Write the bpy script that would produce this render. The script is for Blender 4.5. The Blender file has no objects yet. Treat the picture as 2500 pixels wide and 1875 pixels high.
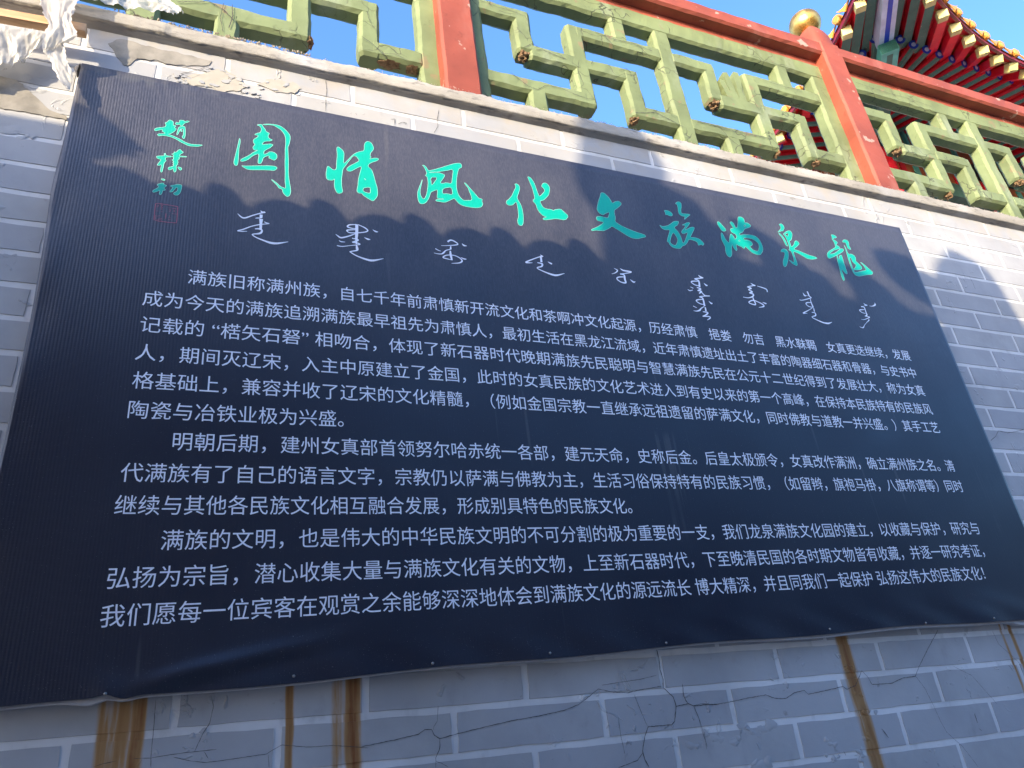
import bpy, bmesh, math, random
from mathutils import Vector, Matrix, noise
random.seed(7)
R = random.random
def U(a, b): return a + (b - a) * R()
scene = bpy.context.scene
COL = scene.collection

# ------------------------------------------------------------------ camera
cam_d = bpy.data.cameras.new('camera'); cam = bpy.data.objects.new('camera', cam_d); COL.objects.link(cam)
RW = ((0.92489, 0.06459, 0.37471), (-0.36396, 0.43557, 0.82329), (-0.11003, -0.89784, 0.42636))
CAM = Vector((0.50036, -2.10875, -0.16465))
cam.matrix_world = Matrix([[RW[i][0], -RW[i][1], -RW[i][2], CAM[i]] for i in range(3)] + [[0, 0, 0, 1]])
cam_d.sensor_width = 36; cam_d.lens = 1764.64 / 2500 * 36
cam_d.clip_start = 0.05; cam_d.clip_end = 3000
scene.camera = cam

# ------------------------------------------------------------------ light
EL, AZ = math.radians(15), math.radians(50)          # sun: 15 deg high, from the front left of the wall
SUN = Vector((-math.cos(EL) * math.sin(AZ), -math.cos(EL) * math.cos(AZ), math.sin(EL)))
sl = bpy.data.lights.new('sun', 'SUN'); so = bpy.data.objects.new('sun', sl); COL.objects.link(so)
sl.energy = 2.0; sl.angle = math.radians(0.5); sl.color = (1.0, 0.84, 0.58)
so.rotation_euler = (-SUN).to_track_quat('-Z', 'Y').to_euler()
world = bpy.data.worlds.new('World'); scene.world = world; world.use_nodes = True
wn = world.node_tree; sky = wn.nodes.new('ShaderNodeTexSky'); sky.sky_type = 'NISHITA'; sky.sun_disc = False
sky.sun_elevation = EL; sky.sun_rotation = math.atan2(SUN.x, SUN.y); sky.air_density = 1.0; sky.dust_density = 2.2; sky.ozone_density = 4.5
wb = wn.nodes.new('ShaderNodeMix'); wb.data_type = 'RGBA'; wb.blend_type = 'MULTIPLY'; wb.inputs[0].default_value = 1
wb.inputs[7].default_value = (1.0, .97, 1.03, 1)      # the camera's white balance, over the whole sky alike
hs = wn.nodes.new('ShaderNodeHueSaturation'); hs.inputs['Saturation'].default_value = 1.06; wn.links.new(sky.outputs[0], hs.inputs['Color']); wn.links.new(hs.outputs[0], wb.inputs[6]); wn.links.new(wb.outputs[2], wn.nodes['Background'].inputs[0]); wn.nodes['Background'].inputs[1].default_value = 0.15
vs = scene.view_settings; vs.view_transform = 'Standard'; vs.look = 'None'; vs.gamma = 1.0; vs.use_curve_mapping = False
vs.exposure = 2.2

# ------------------------------------------------------------------ traced brush outlines (x, z in quarter millimetres)
TITLE=[["zhao",[[[977,7059],[993,7084],[1037,7108],[1085,7127],[1107,7146],[1109,7178],[1093,7211],[1119,7227],[1130,7255],[1143,7275],[1167,7273],[1191,7259],[1197,7220],[1197,7182],[1215,7200],[1234,7182],[1210,7160],[1242,7134],[1228,7096],[1197,7054],[1174,7032],[1150,7014],[1193,7009],[1254,6985],[1307,6963],[1360,6931],[1413,6913],[1464,6914],[1515,6924],[1593,6936],[1535,6894],[1484,6884],[1416,6874],[1363,6895],[1310,6918],[1256,6954],[1195,6976],[1144,6981],[1086,6979],[1042,6957],[1019,6974],[1034,6996],[1075,7007],[1115,7023],[1097,7037],[1071,7049],[1081,7083],[1037,7062],[989,7030]],[[1217,7228],[1236,7262],[1252,7247],[1270,7267],[1263,7299],[1288,7311],[1323,7311],[1331,7294],[1366,7319],[1394,7314],[1360,7283],[1335,7270],[1320,7234],[1305,7208],[1283,7208],[1273,7234],[1253,7216],[1227,7215]],[[1265,7172],[1289,7191],[1322,7207],[1344,7206],[1353,7122],[1358,7024],[1344,6980],[1325,7003],[1319,7026],[1335,7043],[1325,7166],[1288,7147],[1267,7038],[1250,7033],[1260,7123]],[[1294,7142],[1304,7145],[1317,7101],[1295,7108]]]],["pu",[[[1044,6604],[1068,6613],[1112,6627],[1135,6636],[1132,6667],[1140,6685],[1155,6643],[1206,6643],[1218,6645],[1220,6632],[1199,6627],[1159,6614],[1150,6576],[1168,6556],[1150,6528],[1143,6509],[1139,6414],[1132,6351],[1116,6350],[1112,6396],[1117,6479],[1090,6455],[1064,6455],[1082,6506],[1106,6560],[1076,6565],[1051,6576]],[[1215,6682],[1247,6701],[1245,6731],[1266,6724],[1281,6746],[1296,6776],[1316,6789],[1335,6765],[1361,6747],[1326,6708],[1308,6674],[1404,6685],[1403,6673],[1322,6659],[1307,6637],[1324,6629],[1301,6606],[1303,6576],[1309,6560],[1302,6540],[1308,6518],[1288,6507],[1297,6426],[1289,6389],[1273,6385],[1260,6418],[1257,6447],[1225,6410],[1201,6410],[1196,6444],[1221,6462],[1253,6481],[1263,6501],[1246,6509],[1261,6531],[1241,6544],[1258,6566],[1228,6582],[1251,6606],[1244,6638],[1223,6640],[1251,6660],[1237,6675]],[[1304,6485],[1344,6484],[1363,6459],[1348,6432],[1331,6440]]]],["chu",[[[1129,6242],[1166,6245],[1182,6231],[1168,6216],[1147,6223]],[[1090,6136],[1132,6168],[1167,6178],[1174,6154],[1202,6149],[1200,6131],[1174,6097],[1198,6074],[1186,6056],[1169,6062],[1159,5992],[1141,5976],[1131,5997],[1138,6055],[1097,6018],[1063,6000],[1048,6016],[1066,6046],[1100,6076],[1117,6108]],[[1247,6153],[1302,6176],[1334,6194],[1381,6193],[1383,6141],[1373,6059],[1348,6014],[1316,6007],[1290,6030],[1312,6057],[1335,6079],[1339,6132],[1321,6140],[1300,6101],[1280,6053],[1244,6043],[1268,6100],[1285,6132],[1261,6133]]]],["yuan",[[[2042,7181],[2055,7143],[2054,7060],[2045,6985],[2046,6895],[2046,6761],[2040,6680],[2013,6665],[1992,6696],[1990,6739],[2006,6859],[2020,6979],[2033,7091]],[[2088,6687],[2126,6687],[2266,6722],[2460,6770],[2533,6776],[2563,6752],[2528,6695],[2450,6686],[2320,6661],[2224,6639],[2173,6636],[2128,6656]],[[2337,7513],[2409,7542],[2490,7554],[2558,7555],[2614,7527],[2670,7474],[2720,7406],[2723,7321],[2710,7224],[2694,7173],[2700,7053],[2709,6918],[2710,6709],[2727,6534],[2746,6432],[2751,6363],[2736,6290],[2703,6268],[2677,6286],[2643,6331],[2639,6374],[2622,6392],[2589,6394],[2578,6423],[2541,6467],[2484,6525],[2500,6524],[2561,6480],[2608,6429],[2674,6408],[2680,6427],[2667,6548],[2668,6681],[2660,6860],[2660,7007],[2657,7136],[2662,7212],[2660,7324],[2637,7413],[2588,7477],[2532,7510],[2491,7532],[2436,7530],[2356,7506]],[[2260,7477],[2289,7498],[2329,7513],[2336,7491],[2351,7462],[2376,7430],[2390,7385],[2442,7367],[2419,7324],[2424,7283],[2445,7265],[2482,7255],[2459,7226],[2380,7202],[2354,7167],[2342,7132],[2395,7150],[2454,7174],[2498,7166],[2457,7100],[2398,7045],[2373,7011],[2372,6956],[2420,6986],[2439,7018],[2472,7030],[2519,7023],[2550,6990],[2552,6926],[2513,6876],[2476,6894],[2433,6907],[2452,6921],[2435,6948],[2402,6927],[2367,6891],[2357,6826],[2342,6782],[2310,6770],[2299,6794],[2310,6941],[2290,6945],[2233,6900],[2154,6791],[2082,6754],[2074,6781],[2095,6813],[2182,6892],[2231,6958],[2300,7021],[2249,6999],[2225,7029],[2226,7066],[2254,7110],[2230,7132],[2222,7176],[2234,7206],[2278,7255],[2290,7286],[2244,7288],[2237,7296],[2269,7327],[2315,7348],[2326,7417],[2311,7456],[2290,7476]]]],["qing",[[[3399,7356],[3445,7328],[3477,7292],[3493,7244],[3489,7166],[3481,7044],[3513,7078],[3613,7239],[3674,7305],[3734,7342],[3791,7369],[3794,7484],[3812,7542],[3850,7574],[3893,7563],[3919,7525],[3941,7459],[3923,7406],[3888,7353],[3876,7284],[3899,7272],[3864,7216],[3919,7255],[3986,7271],[4010,7259],[3985,7218],[3916,7176],[3862,7133],[3837,7076],[3899,7021],[3923,6924],[3945,6802],[3969,6698],[3974,6566],[3950,6503],[3899,6427],[3832,6462],[3755,6512],[3743,6542],[3685,6538],[3664,6575],[3685,6679],[3690,6771],[3712,6894],[3751,7060],[3681,7010],[3582,6915],[3531,6921],[3525,6961],[3571,7023],[3650,7092],[3717,7155],[3685,7213],[3666,7230],[3626,7233],[3546,7085],[3519,7028],[3470,6936],[3459,6821],[3449,6735],[3451,6612],[3469,6501],[3393,6463],[3362,6520],[3344,6589],[3347,6696],[3354,6735],[3319,6689],[3241,6689],[3226,6785],[3247,6940],[3269,6945],[3333,6888],[3377,6911],[3381,7055],[3392,7186],[3383,7313]],[[3765,6650],[3857,6684],[3866,6659],[3864,6571],[3821,6567],[3754,6586]],[[3782,6834],[3801,6821],[3804,6805],[3785,6813]]]],["feng",[[[4688,7291],[4708,7304],[4750,7270],[4777,7205],[4829,7224],[4995,7318],[5130,7401],[5212,7449],[5300,7482],[5338,7466],[5339,7397],[5287,7367],[5257,7273],[5235,7164],[5219,7050],[5216,6931],[5228,6848],[5255,6783],[5308,6732],[5361,6743],[5453,6762],[5443,6861],[5417,6942],[5409,6996],[5363,7065],[5352,7090],[5372,7091],[5453,6981],[5518,6900],[5570,6824],[5629,6821],[5614,6771],[5629,6727],[5600,6659],[5518,6624],[5420,6616],[5311,6617],[5231,6647],[5191,6701],[5162,6741],[5129,6719],[5061,6667],[5002,6628],[4908,6625],[4852,6629],[4873,6663],[4949,6675],[5007,6698],[4887,6681],[4884,6722],[4900,6826],[4893,6855],[4834,6816],[4788,6779],[4771,6715],[4741,6633],[4700,6564],[4649,6528],[4606,6527],[4582,6578],[4575,6674],[4582,6744],[4612,6842],[4649,6942],[4668,7008],[4670,6989],[4646,6887],[4626,6806],[4621,6729],[4635,6656],[4667,6621],[4701,6670],[4728,6759],[4747,6870],[4759,6966],[4753,7073],[4720,7097],[4740,7117],[4749,7151],[4736,7203],[4712,7269]],[[4791,7170],[4884,7189],[4948,7204],[5011,7194],[5042,7177],[5019,7116],[4950,6999],[4997,6998],[5057,7030],[5140,7023],[5159,7147],[5193,7331],[5088,7279],[4923,7214],[4795,7181]],[[4804,7081],[4922,7107],[4836,6951],[4810,6926]],[[4987,6898],[5135,6961],[5141,6803],[5053,6811],[4973,6791]]]],["hua",[[[6225,7255],[6266,7268],[6302,7241],[6312,7189],[6284,7099],[6233,6975],[6255,6911],[6285,6842],[6300,6755],[6302,6622],[6284,6480],[6254,6416],[6206,6415],[6185,6447],[6187,6520],[6215,6591],[6219,6673],[6221,6792],[6213,6888],[6177,6850],[6132,6797],[6054,6785],[6028,6828],[6046,6876],[6081,6906],[6142,6986],[6193,7095],[6245,7198]],[[6481,7459],[6509,7469],[6546,7442],[6588,7357],[6607,7252],[6626,7147],[6643,7074],[6746,7196],[6761,7230],[6751,7274],[6712,7305],[6737,7366],[6775,7397],[6829,7393],[6864,7330],[6859,7274],[6830,7166],[6795,7113],[6723,7029],[6686,7006],[6644,6990],[6650,6938],[6680,6867],[6736,6844],[6837,6853],[6864,6828],[6893,6864],[7005,6897],[7046,6855],[7131,6773],[7051,6670],[6905,6677],[6800,6646],[6662,6601],[6637,6634],[6725,6677],[6667,6681],[6614,6727],[6572,6801],[6554,6911],[6513,6948],[6524,7007],[6553,6998],[6552,7093],[6539,7237],[6503,7370]]]],["wen",[[[7841,7398],[7873,7421],[7926,7415],[7981,7351],[8016,7283],[8037,7216],[8103,7274],[8183,7298],[8223,7257],[8208,7216],[8107,7121],[8051,7077],[8037,7026],[8038,6908],[8011,6823],[8104,6767],[8229,6717],[8390,6673],[8523,6653],[8562,6642],[8577,6604],[8506,6577],[8393,6529],[8291,6526],[8197,6560],[8107,6616],[8017,6665],[7930,6714],[7876,6661],[7809,6620],[7749,6581],[7670,6574],[7590,6567],[7521,6542],[7509,6566],[7578,6607],[7674,6667],[7790,6764],[7733,6779],[7668,6777],[7651,6828],[7670,6864],[7740,6885],[7812,6880],[7883,6872],[7916,6937],[7944,7016],[7847,6960],[7799,6918],[7737,6943],[7705,6998],[7707,7050],[7769,7225],[7823,7334]]]],["zu",[[[9096,7275],[9165,7285],[9234,7267],[9264,7227],[9250,7181],[9188,7166],[9142,7188],[9102,7173],[9114,7221]],[[9380,7475],[9430,7528],[9487,7548],[9521,7519],[9510,7446],[9470,7344],[9467,7273],[9548,7285],[9669,7292],[9613,7247],[9569,7207],[9506,7149],[9497,7159],[9539,7221],[9457,7217],[9413,7247],[9407,7316],[9424,7413],[9418,7479]],[[8926,6924],[8958,6896],[9018,6907],[9105,6941],[9158,6981],[9258,7064],[9349,7081],[9356,7063],[9310,6983],[9251,6949],[9226,6907],[9279,6856],[9314,6765],[9323,6669],[9324,6588],[9377,6641],[9443,6757],[9500,6865],[9390,6808],[9358,6825],[9370,6872],[9457,6956],[9487,7015],[9403,7003],[9489,7054],[9525,7079],[9596,7096],[9600,7082],[9496,6963],[9446,6897],[9520,6945],[9600,6997],[9677,7007],[9656,6954],[9584,6850],[9519,6755],[9615,6772],[9715,6759],[9774,6701],[9793,6659],[9756,6619],[9721,6640],[9650,6598],[9661,6667],[9597,6701],[9482,6712],[9434,6636],[9373,6566],[9299,6532],[9252,6473],[9181,6461],[9096,6462],[9042,6504],[9024,6574],[8991,6568],[9046,6696],[9126,6851],[9021,6829],[8955,6850],[8929,6891]],[[9179,6816],[9242,6678],[9217,6607],[9160,6520],[9104,6525],[9052,6571],[9104,6698]]]],["man",[[[10234,7229],[10281,7245],[10334,7173],[10396,7077],[10375,7050],[10312,7028],[10279,7049],[10260,7099],[10231,7161]],[[10248,6977],[10275,6992],[10295,6945],[10309,6855],[10369,6770],[10402,6858],[10466,6995],[10491,7003],[10533,6940],[10527,6876],[10602,6949],[10584,7023],[10532,7027],[10495,7061],[10499,7109],[10524,7137],[10578,7136],[10558,7207],[10532,7257],[10548,7287],[10592,7299],[10621,7260],[10635,7160],[10685,7190],[10720,7285],[10753,7394],[10780,7448],[10838,7459],[10895,7442],[10906,7388],[10890,7327],[10955,7345],[11013,7311],[11020,7278],[10994,7249],[10913,7210],[10841,7177],[10783,7098],[10677,7039],[10687,7007],[10779,7040],[10950,7063],[11068,7047],[11129,6976],[11148,6884],[11150,6784],[11110,6704],[11037,6625],[10958,6613],[10856,6636],[10790,6705],[10729,6767],[10708,6721],[10677,6709],[10635,6745],[10570,6754],[10539,6782],[10519,6726],[10517,6653],[10492,6626],[10460,6650],[10440,6719],[10436,6771],[10393,6659],[10363,6524],[10319,6465],[10276,6452],[10238,6497],[10234,6574],[10259,6682],[10239,6751],[10219,6840]],[[10746,6957],[10854,6976],[10975,6970],[11074,6892],[11066,6803],[11015,6708],[10970,6694],[10893,6708],[10833,6778],[10907,6817],[10931,6861],[10902,6910],[10824,6924],[10760,6912]],[[10865,7277],[10901,7294],[10873,7237],[10857,7241]],[[10613,6874],[10647,6896],[10648,6867],[10614,6854]]]],["quan",[[[11742,7449],[11811,7479],[11848,7460],[11861,7389],[11816,7331],[11796,7299],[11759,7300],[11659,7242],[11655,7253],[11754,7336],[11778,7407]],[[11653,7224],[11699,7224],[11745,7163],[11775,7080],[11793,6938],[11754,6947],[11734,7032],[11713,7142]],[[11772,7217],[11847,7287],[11941,7337],[12000,7335],[12013,7276],[11981,7196],[11927,7106],[11873,7084],[11876,7008],[11871,6935],[11960,7006],[11998,7077],[12042,7117],[12090,7109],[12114,7056],[12050,6997],[11913,6897],[11968,6886],[12056,6873],[12163,6838],[12280,6808],[12397,6799],[12457,6776],[12414,6753],[12289,6718],[12179,6720],[12102,6764],[11986,6817],[11886,6845],[11881,6737],[11887,6635],[11882,6540],[11847,6499],[11755,6544],[11696,6613],[11728,6610],[11807,6564],[11840,6667],[11834,6817],[11827,6843],[11772,6854],[11816,6886],[11826,6983],[11823,7096],[11805,7190]],[[11813,7224],[11913,7283],[11881,7179],[11853,7207]],[[11556,6779],[11611,6844],[11668,6865],[11722,6854],[11749,6811],[11732,6729],[11679,6610],[11598,6473],[11542,6430],[11516,6461],[11534,6549],[11606,6662],[11655,6756],[11640,6785]]]],["long",[[[13057,7438],[13142,7444],[13202,7400],[13151,7368],[13093,7358],[13064,7321],[13132,7297],[13165,7257],[13122,7223],[13096,7183],[13151,7174],[13185,7126],[13100,7094],[12985,7049],[12871,6977],[12822,6925],[12952,6963],[13052,7024],[13162,7104],[13229,7126],[13265,7108],[13218,7051],[13116,6990],[13004,6928],[12860,6852],[12759,6810],[12738,6842],[12755,6923],[12832,6997],[12980,7083],[13057,7131],[13065,7178],[13071,7241],[13051,7301],[13042,7327],[13061,7375]],[[13008,6924],[13025,6931],[13018,6842],[13044,6846],[13078,6931],[13142,6959],[13143,6915],[13131,6790],[13124,6632],[13121,6519],[13088,6497],[13059,6518],[12999,6604],[12989,6534],[12994,6440],[12974,6344],[12933,6325],[12925,6422],[12947,6571],[12962,6703],[12976,6809]],[[13300,7289],[13339,7350],[13408,7376],[13473,7364],[13478,7292],[13448,7233],[13476,7156],[13438,7136],[13389,7160],[13389,7232],[13392,7287],[13359,7304]],[[13316,7233],[13335,7196],[13338,7106],[13347,7009],[13423,7029],[13492,7006],[13516,6956],[13476,6861],[13531,6816],[13592,6728],[13538,6672],[13438,6644],[13326,6631],[13321,6583],[13394,6585],[13520,6630],[13677,6675],[13674,6714],[13647,6790],[13587,6856],[13642,6846],[13713,6782],[13783,6713],[13848,6647],[13799,6592],[13660,6567],[13525,6526],[13403,6491],[13322,6505],[13286,6569],[13281,6707],[13287,6840],[13301,6993],[13322,7139]],[[13351,6948],[13383,6908],[13379,6828],[13452,6769],[13398,6699],[13327,6645],[13319,6731],[13324,6837]]]]]
MANCHU=[[[[2082,5857,6],[2133,5808,21],[2180,5805,22],[2275,5866,17],[2376,5923,18],[2413,5943,29],[2430,5936,4]],[[2365,5961,4],[2385,5943,22],[2399,5934,15]],[[2377,5898,37],[2376,5861,37],[2377,5838,33]],[[2388,5843,9],[2332,5830,17],[2305,5822,7]],[[2378,5824,50],[2378,5749,35],[2378,5652,32]],[[2419,5784,7],[2447,5769,17],[2481,5762,9],[2374,5730,15],[2264,5680,15],[2165,5613,17],[2094,5576,13],[2149,5577,15],[2212,5588,6]],[[2307,5645,15],[2358,5654,22],[2396,5636,22],[2374,5584,28],[2296,5558,15],[2279,5543,15],[2326,5509,17],[2429,5473,23],[2514,5451,34],[2589,5455,30],[2663,5480,19],[2734,5506,5]]],[[[3634,5961,14],[3551,5940,19],[3525,5902,21],[3581,5887,16],[3633,5890,12]],[[3655,5969,43],[3652,5816,42],[3645,5725,37],[3644,5623,19]],[[3633,5870,12],[3529,5845,21],[3518,5824,16],[3570,5804,16],[3736,5841,17],[3808,5882,19],[3769,5927,19],[3676,5965,12]],[[3631,5799,12],[3528,5736,19],[3436,5697,23],[3390,5719,18],[3360,5745,5]],[[3405,5645,7],[3435,5628,16],[3491,5632,5]],[[3376,5553,14],[3444,5549,14],[3546,5579,11],[3690,5624,16],[3649,5643,19],[3588,5645,16],[3671,5697,23],[3584,5712,14]],[[3643,5610,16],[3652,5549,37],[3647,5516,23],[3565,5484,14],[3560,5471,16],[3645,5422,18],[3777,5383,30],[3870,5380,32],[4017,5435,6]],[[3879,5911,6],[3921,5887,26],[3956,5888,7]],[[3757,5753,6],[3806,5733,26],[3840,5733,9]]],[[[4990,5892,27],[5040,5931,23],[5101,5917,21],[5149,5876,16],[5095,5849,16],[4959,5817,11],[4885,5806,7]],[[5214,5897,7],[5242,5868,28],[5286,5867,7]],[[5033,5821,14],[5027,5765,30]],[[5032,5764,11],[4952,5729,16],[4913,5681,25],[4876,5654,16],[4815,5648,11],[4763,5655,6]],[[4791,5735,16],[4839,5711,11],[4874,5704,6]],[[5019,5734,20],[5019,5663,34],[5032,5567,25]],[[5032,5572,11],[4952,5581,16],[4897,5596,18],[4946,5639,16],[5029,5658,14],[5100,5652,16],[5169,5615,20],[5186,5570,23],[5131,5532,18],[5022,5509,7]],[[5171,5639,6],[5226,5618,23],[5260,5622,7]]],[[[6500,5902,6],[6522,5878,30],[6545,5879,6]],[[6516,5877,15],[6376,5805,17],[6230,5720,22],[6274,5714,17],[6343,5725,6]],[[6501,5875,32],[6497,5761,35]],[[6426,5740,17],[6479,5736,22],[6506,5725,32],[6488,5679,25],[6411,5646,15],[6430,5620,17],[6547,5576,22],[6657,5549,34],[6737,5551,30],[6870,5605,6]],[[6609,5785,6],[6659,5759,30],[6680,5758,12]]],[[[7801,5842,6],[7860,5810,22],[7813,5757,15],[7738,5724,8]],[[7918,5859,6],[7972,5826,28],[8125,5818,19],[7990,5768,16],[7897,5744,15],[7968,5735,28],[7966,5651,34],[7967,5584,28],[7880,5587,21],[7816,5637,21],[7855,5677,22],[7960,5696,16]],[[8067,5663,6],[8120,5620,31],[8159,5633,8]]],[[[9478,5954,7],[9522,5920,31],[9572,5907,10],[9473,5886,24],[9378,5860,14],[9458,5832,30],[9440,5703,37]],[[9464,5825,14],[9323,5805,24],[9296,5774,20],[9368,5732,20],[9448,5735,13]],[[9248,5680,10],[9302,5660,17]],[[9178,5620,10],[9215,5601,20],[9284,5622,8]],[[9380,5687,20],[9454,5665,30],[9379,5624,13],[9457,5619,30],[9396,5569,20]],[[9453,5603,20],[9508,5540,23],[9608,5545,17],[9471,5523,17],[9382,5497,17],[9443,5477,30],[9441,5323,36]],[[9446,5457,13],[9337,5436,23],[9294,5404,20],[9364,5359,20],[9441,5354,13]],[[9553,5797,7],[9591,5758,34],[9622,5764,9]],[[9555,5434,7],[9593,5396,33],[9623,5403,8]],[[9431,5314,10],[9355,5267,20],[9312,5224,29],[9244,5200,16],[9185,5201,8]],[[9201,5293,19],[9269,5267,10]],[[9446,5301,26],[9440,5221,33]],[[9372,5204,16],[9470,5197,26],[9416,5145,23],[9344,5110,13],[9473,5122,23],[9488,5093,23],[9418,5048,10]]],[[[10601,5947,7],[10653,5910,36],[10695,5907,9],[10603,5886,18],[10497,5850,14],[10578,5834,29],[10504,5791,14],[10580,5761,32],[10501,5726,14],[10582,5712,32],[10557,5661,25],[10451,5618,18],[10333,5619,11]],[[10555,5652,14],[10554,5596,28],[10564,5493,25],[10448,5503,21],[10438,5533,21],[10540,5578,21],[10651,5552,21],[10733,5514,28],[10737,5475,25],[10620,5440,9]],[[10740,5563,7],[10795,5546,29],[10824,5547,9]],[[10731,5899,11],[10843,5881,22],[10922,5856,26],[10924,5799,18]]],[[[11900,5946,28],[11905,5892,30],[11915,5843,23],[11954,5816,18]],[[11780,5900,5],[11800,5843,36],[11844,5845,7],[11895,5848,7]],[[11948,5812,16],[11820,5765,16],[11697,5727,14],[11639,5729,13]],[[11915,5782,14],[11903,5721,20],[11912,5598,32]],[[11918,5703,11],[11803,5689,20],[11763,5654,18],[11807,5610,18],[11900,5597,11]],[[11885,5585,11],[11761,5516,13],[11622,5446,24],[11671,5447,16],[11720,5448,4]],[[11917,5584,18],[11906,5509,23]],[[11835,5486,13],[11911,5480,20],[11901,5425,25],[11813,5393,11],[11810,5371,18],[11890,5336,20],[12026,5293,27],[12133,5286,32],[12195,5302,20],[12254,5327,6]]],[[[13261,5861,5],[13293,5824,32],[13340,5822,10],[13239,5797,7]],[[13390,5815,6],[13470,5819,15],[13561,5862,30],[13563,5908,5]],[[13158,5771,19],[13232,5765,24],[13233,5672,22],[13227,5590,27],[13162,5560,14]],[[13220,5710,10],[13107,5693,22],[13079,5669,17],[13129,5634,17],[13208,5626,10]],[[13162,5560,10],[13283,5554,15],[13193,5510,14],[13096,5475,10],[13038,5475,5]],[[13232,5504,7],[13232,5479,19],[13156,5425,10],[13068,5355,9],[13015,5299,19],[12975,5288,16],[12918,5303,6]]],[[[1104,5829,8],[1155,5838,8],[1238,5836,9],[1360,5832,10]],[[1362,5832,9],[1366,5674,9],[1366,5573,8]],[[1367,5570,9],[1261,5563,10],[1170,5562,9],[1123,5569,8]],[[1109,5569,9],[1105,5703,9],[1104,5829,8]],[[1122,5807,5],[1139,5810,8],[1129,5774,5]],[[1168,5816,5],[1184,5819,5],[1171,5785,4],[1189,5785,4],[1174,5751,4],[1190,5751,4]],[[1125,5713,5],[1150,5718,5]],[[1175,5713,4],[1193,5717,4]],[[1122,5650,4],[1128,5585,4],[1200,5583,5]],[[1135,5630,4],[1172,5650,4]],[[1158,5603,4],[1198,5611,5]],[[1234,5693,8],[1236,5662,8],[1239,5615,4]],[[1261,5800,5],[1263,5781,5]],[[1301,5788,5],[1345,5790,7]],[[1264,5765,4],[1287,5766,5],[1271,5732,4],[1290,5734,5]],[[1324,5764,10],[1326,5733,9]],[[1303,5706,4],[1358,5707,5]],[[1279,5670,5],[1278,5632,4],[1300,5633,4]],[[1270,5609,4],[1285,5599,6],[1293,5613,4]]]]
CRACKS=[[1,407,-8,408,-60,408,-136,410,-157],[1,533,-12,539,-36,533,-73,518,-97,502,-134],[1,371,-133,408,-136,442,-134,478,-133,552,-134],[1,457,-140,498,-153,531,-160,592,-159,669,-157,685,-149,705,-141,770,-153,832,-156,923,-172],[1,673,-159,676,-189],[1,524,-135,535,-152],[1,289,-141,309,-136,336,-134],[2,905,-167,988,-161,1057,-154,1076,-144,1095,-146,1101,-161,1116,-171,1169,-164,1263,-154,1345,-147,1413,-144,1500,-137,1546,-126,1582,-109,1620,-89,1663,-102,1720,-109,1769,-104,1843,-101],[3,1849,8,1852,-23,1848,-52,1853,-82,1848,-106,1878,-135,1882,-162,1867,-203,1853,-212,1770,-209,1753,-233,1736,-271,1739,-294,1749,-317],[2,1116,-171,1115,-193,1102,-216,1100,-239],[1,1101,-224,1117,-230,1135,-242],[1,1117,-90,1112,-127,1102,-139,1100,-147],[2,1882,-162,1928,-159,1948,-168,1996,-168,2035,-172],[1,1948,-168,1958,-212,1965,-255,1962,-292],[1,1923,-108,1915,-136,1928,-159],[2,1735,-276,1714,-293,1646,-305],[1,1672,-174,1671,-224,1675,-273],[1,1740,-116,1755,-169,1767,-207],[1,1633,-80,1703,-77,1769,-75,1832,-68],[2,1881,-163,1929,-159,1945,-167,1976,-164,2034,-171,2097,-168,2175,-163,2234,-161,2269,-175,2314,-179,2353,-165,2398,-161,2411,-175,2489,-170,2571,-164,2585,-174,2628,-166,2665,-132,2677,-121,2697,-145,2705,-169,2799,-173,2860,-160,2923,-160,2959,-128,3032,-72,3119,-9],[1,1945,-167,1956,-204,1958,-240,1967,-285],[1,2925,-158,2951,-203,2967,-268,2975,-315,2987,-352,3041,-404,3084,-474],[1,3416,-30,3423,-82,3471,-126,3510,-170],[1,3132,-141,3214,-181,3253,-235,3293,-288],[3,2688,-309,2700,-325,2708,-340],[4,3157,-307,3156,-323,3156,-339],[5,3154,-357,3162,-365],[2,2496,-357,2500,-372],[1,2037,-207,2037,-216],[1,2184,-196,2184,-203],[2,1920,-100,1916,-127,1920,-150,1929,-159],[2,826,2302,823,2254,813,2214,818,2170,814,2115,813,2053],[2,1278,2192,1266,2133,1267,2096,1247,2054],[2,4285,1791,4291,1747,4288,1706],[3,3887,802,3934,824,3974,856,4033,848,4096,856,4172,872],[4,498,2070,512,2070,504,2055],[3,1068,2081,1086,2088,1084,2056],[3,1098,2064,1116,2078,1133,2078,1129,2068],[3,182,2154,202,2173,212,2181],[2,286,2081,307,2101,350,2127,376,2153,404,2157],[2,288,2061,296,2097,336,2084,362,2109],[2,436,2107,459,2110,463,2141]]

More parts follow.
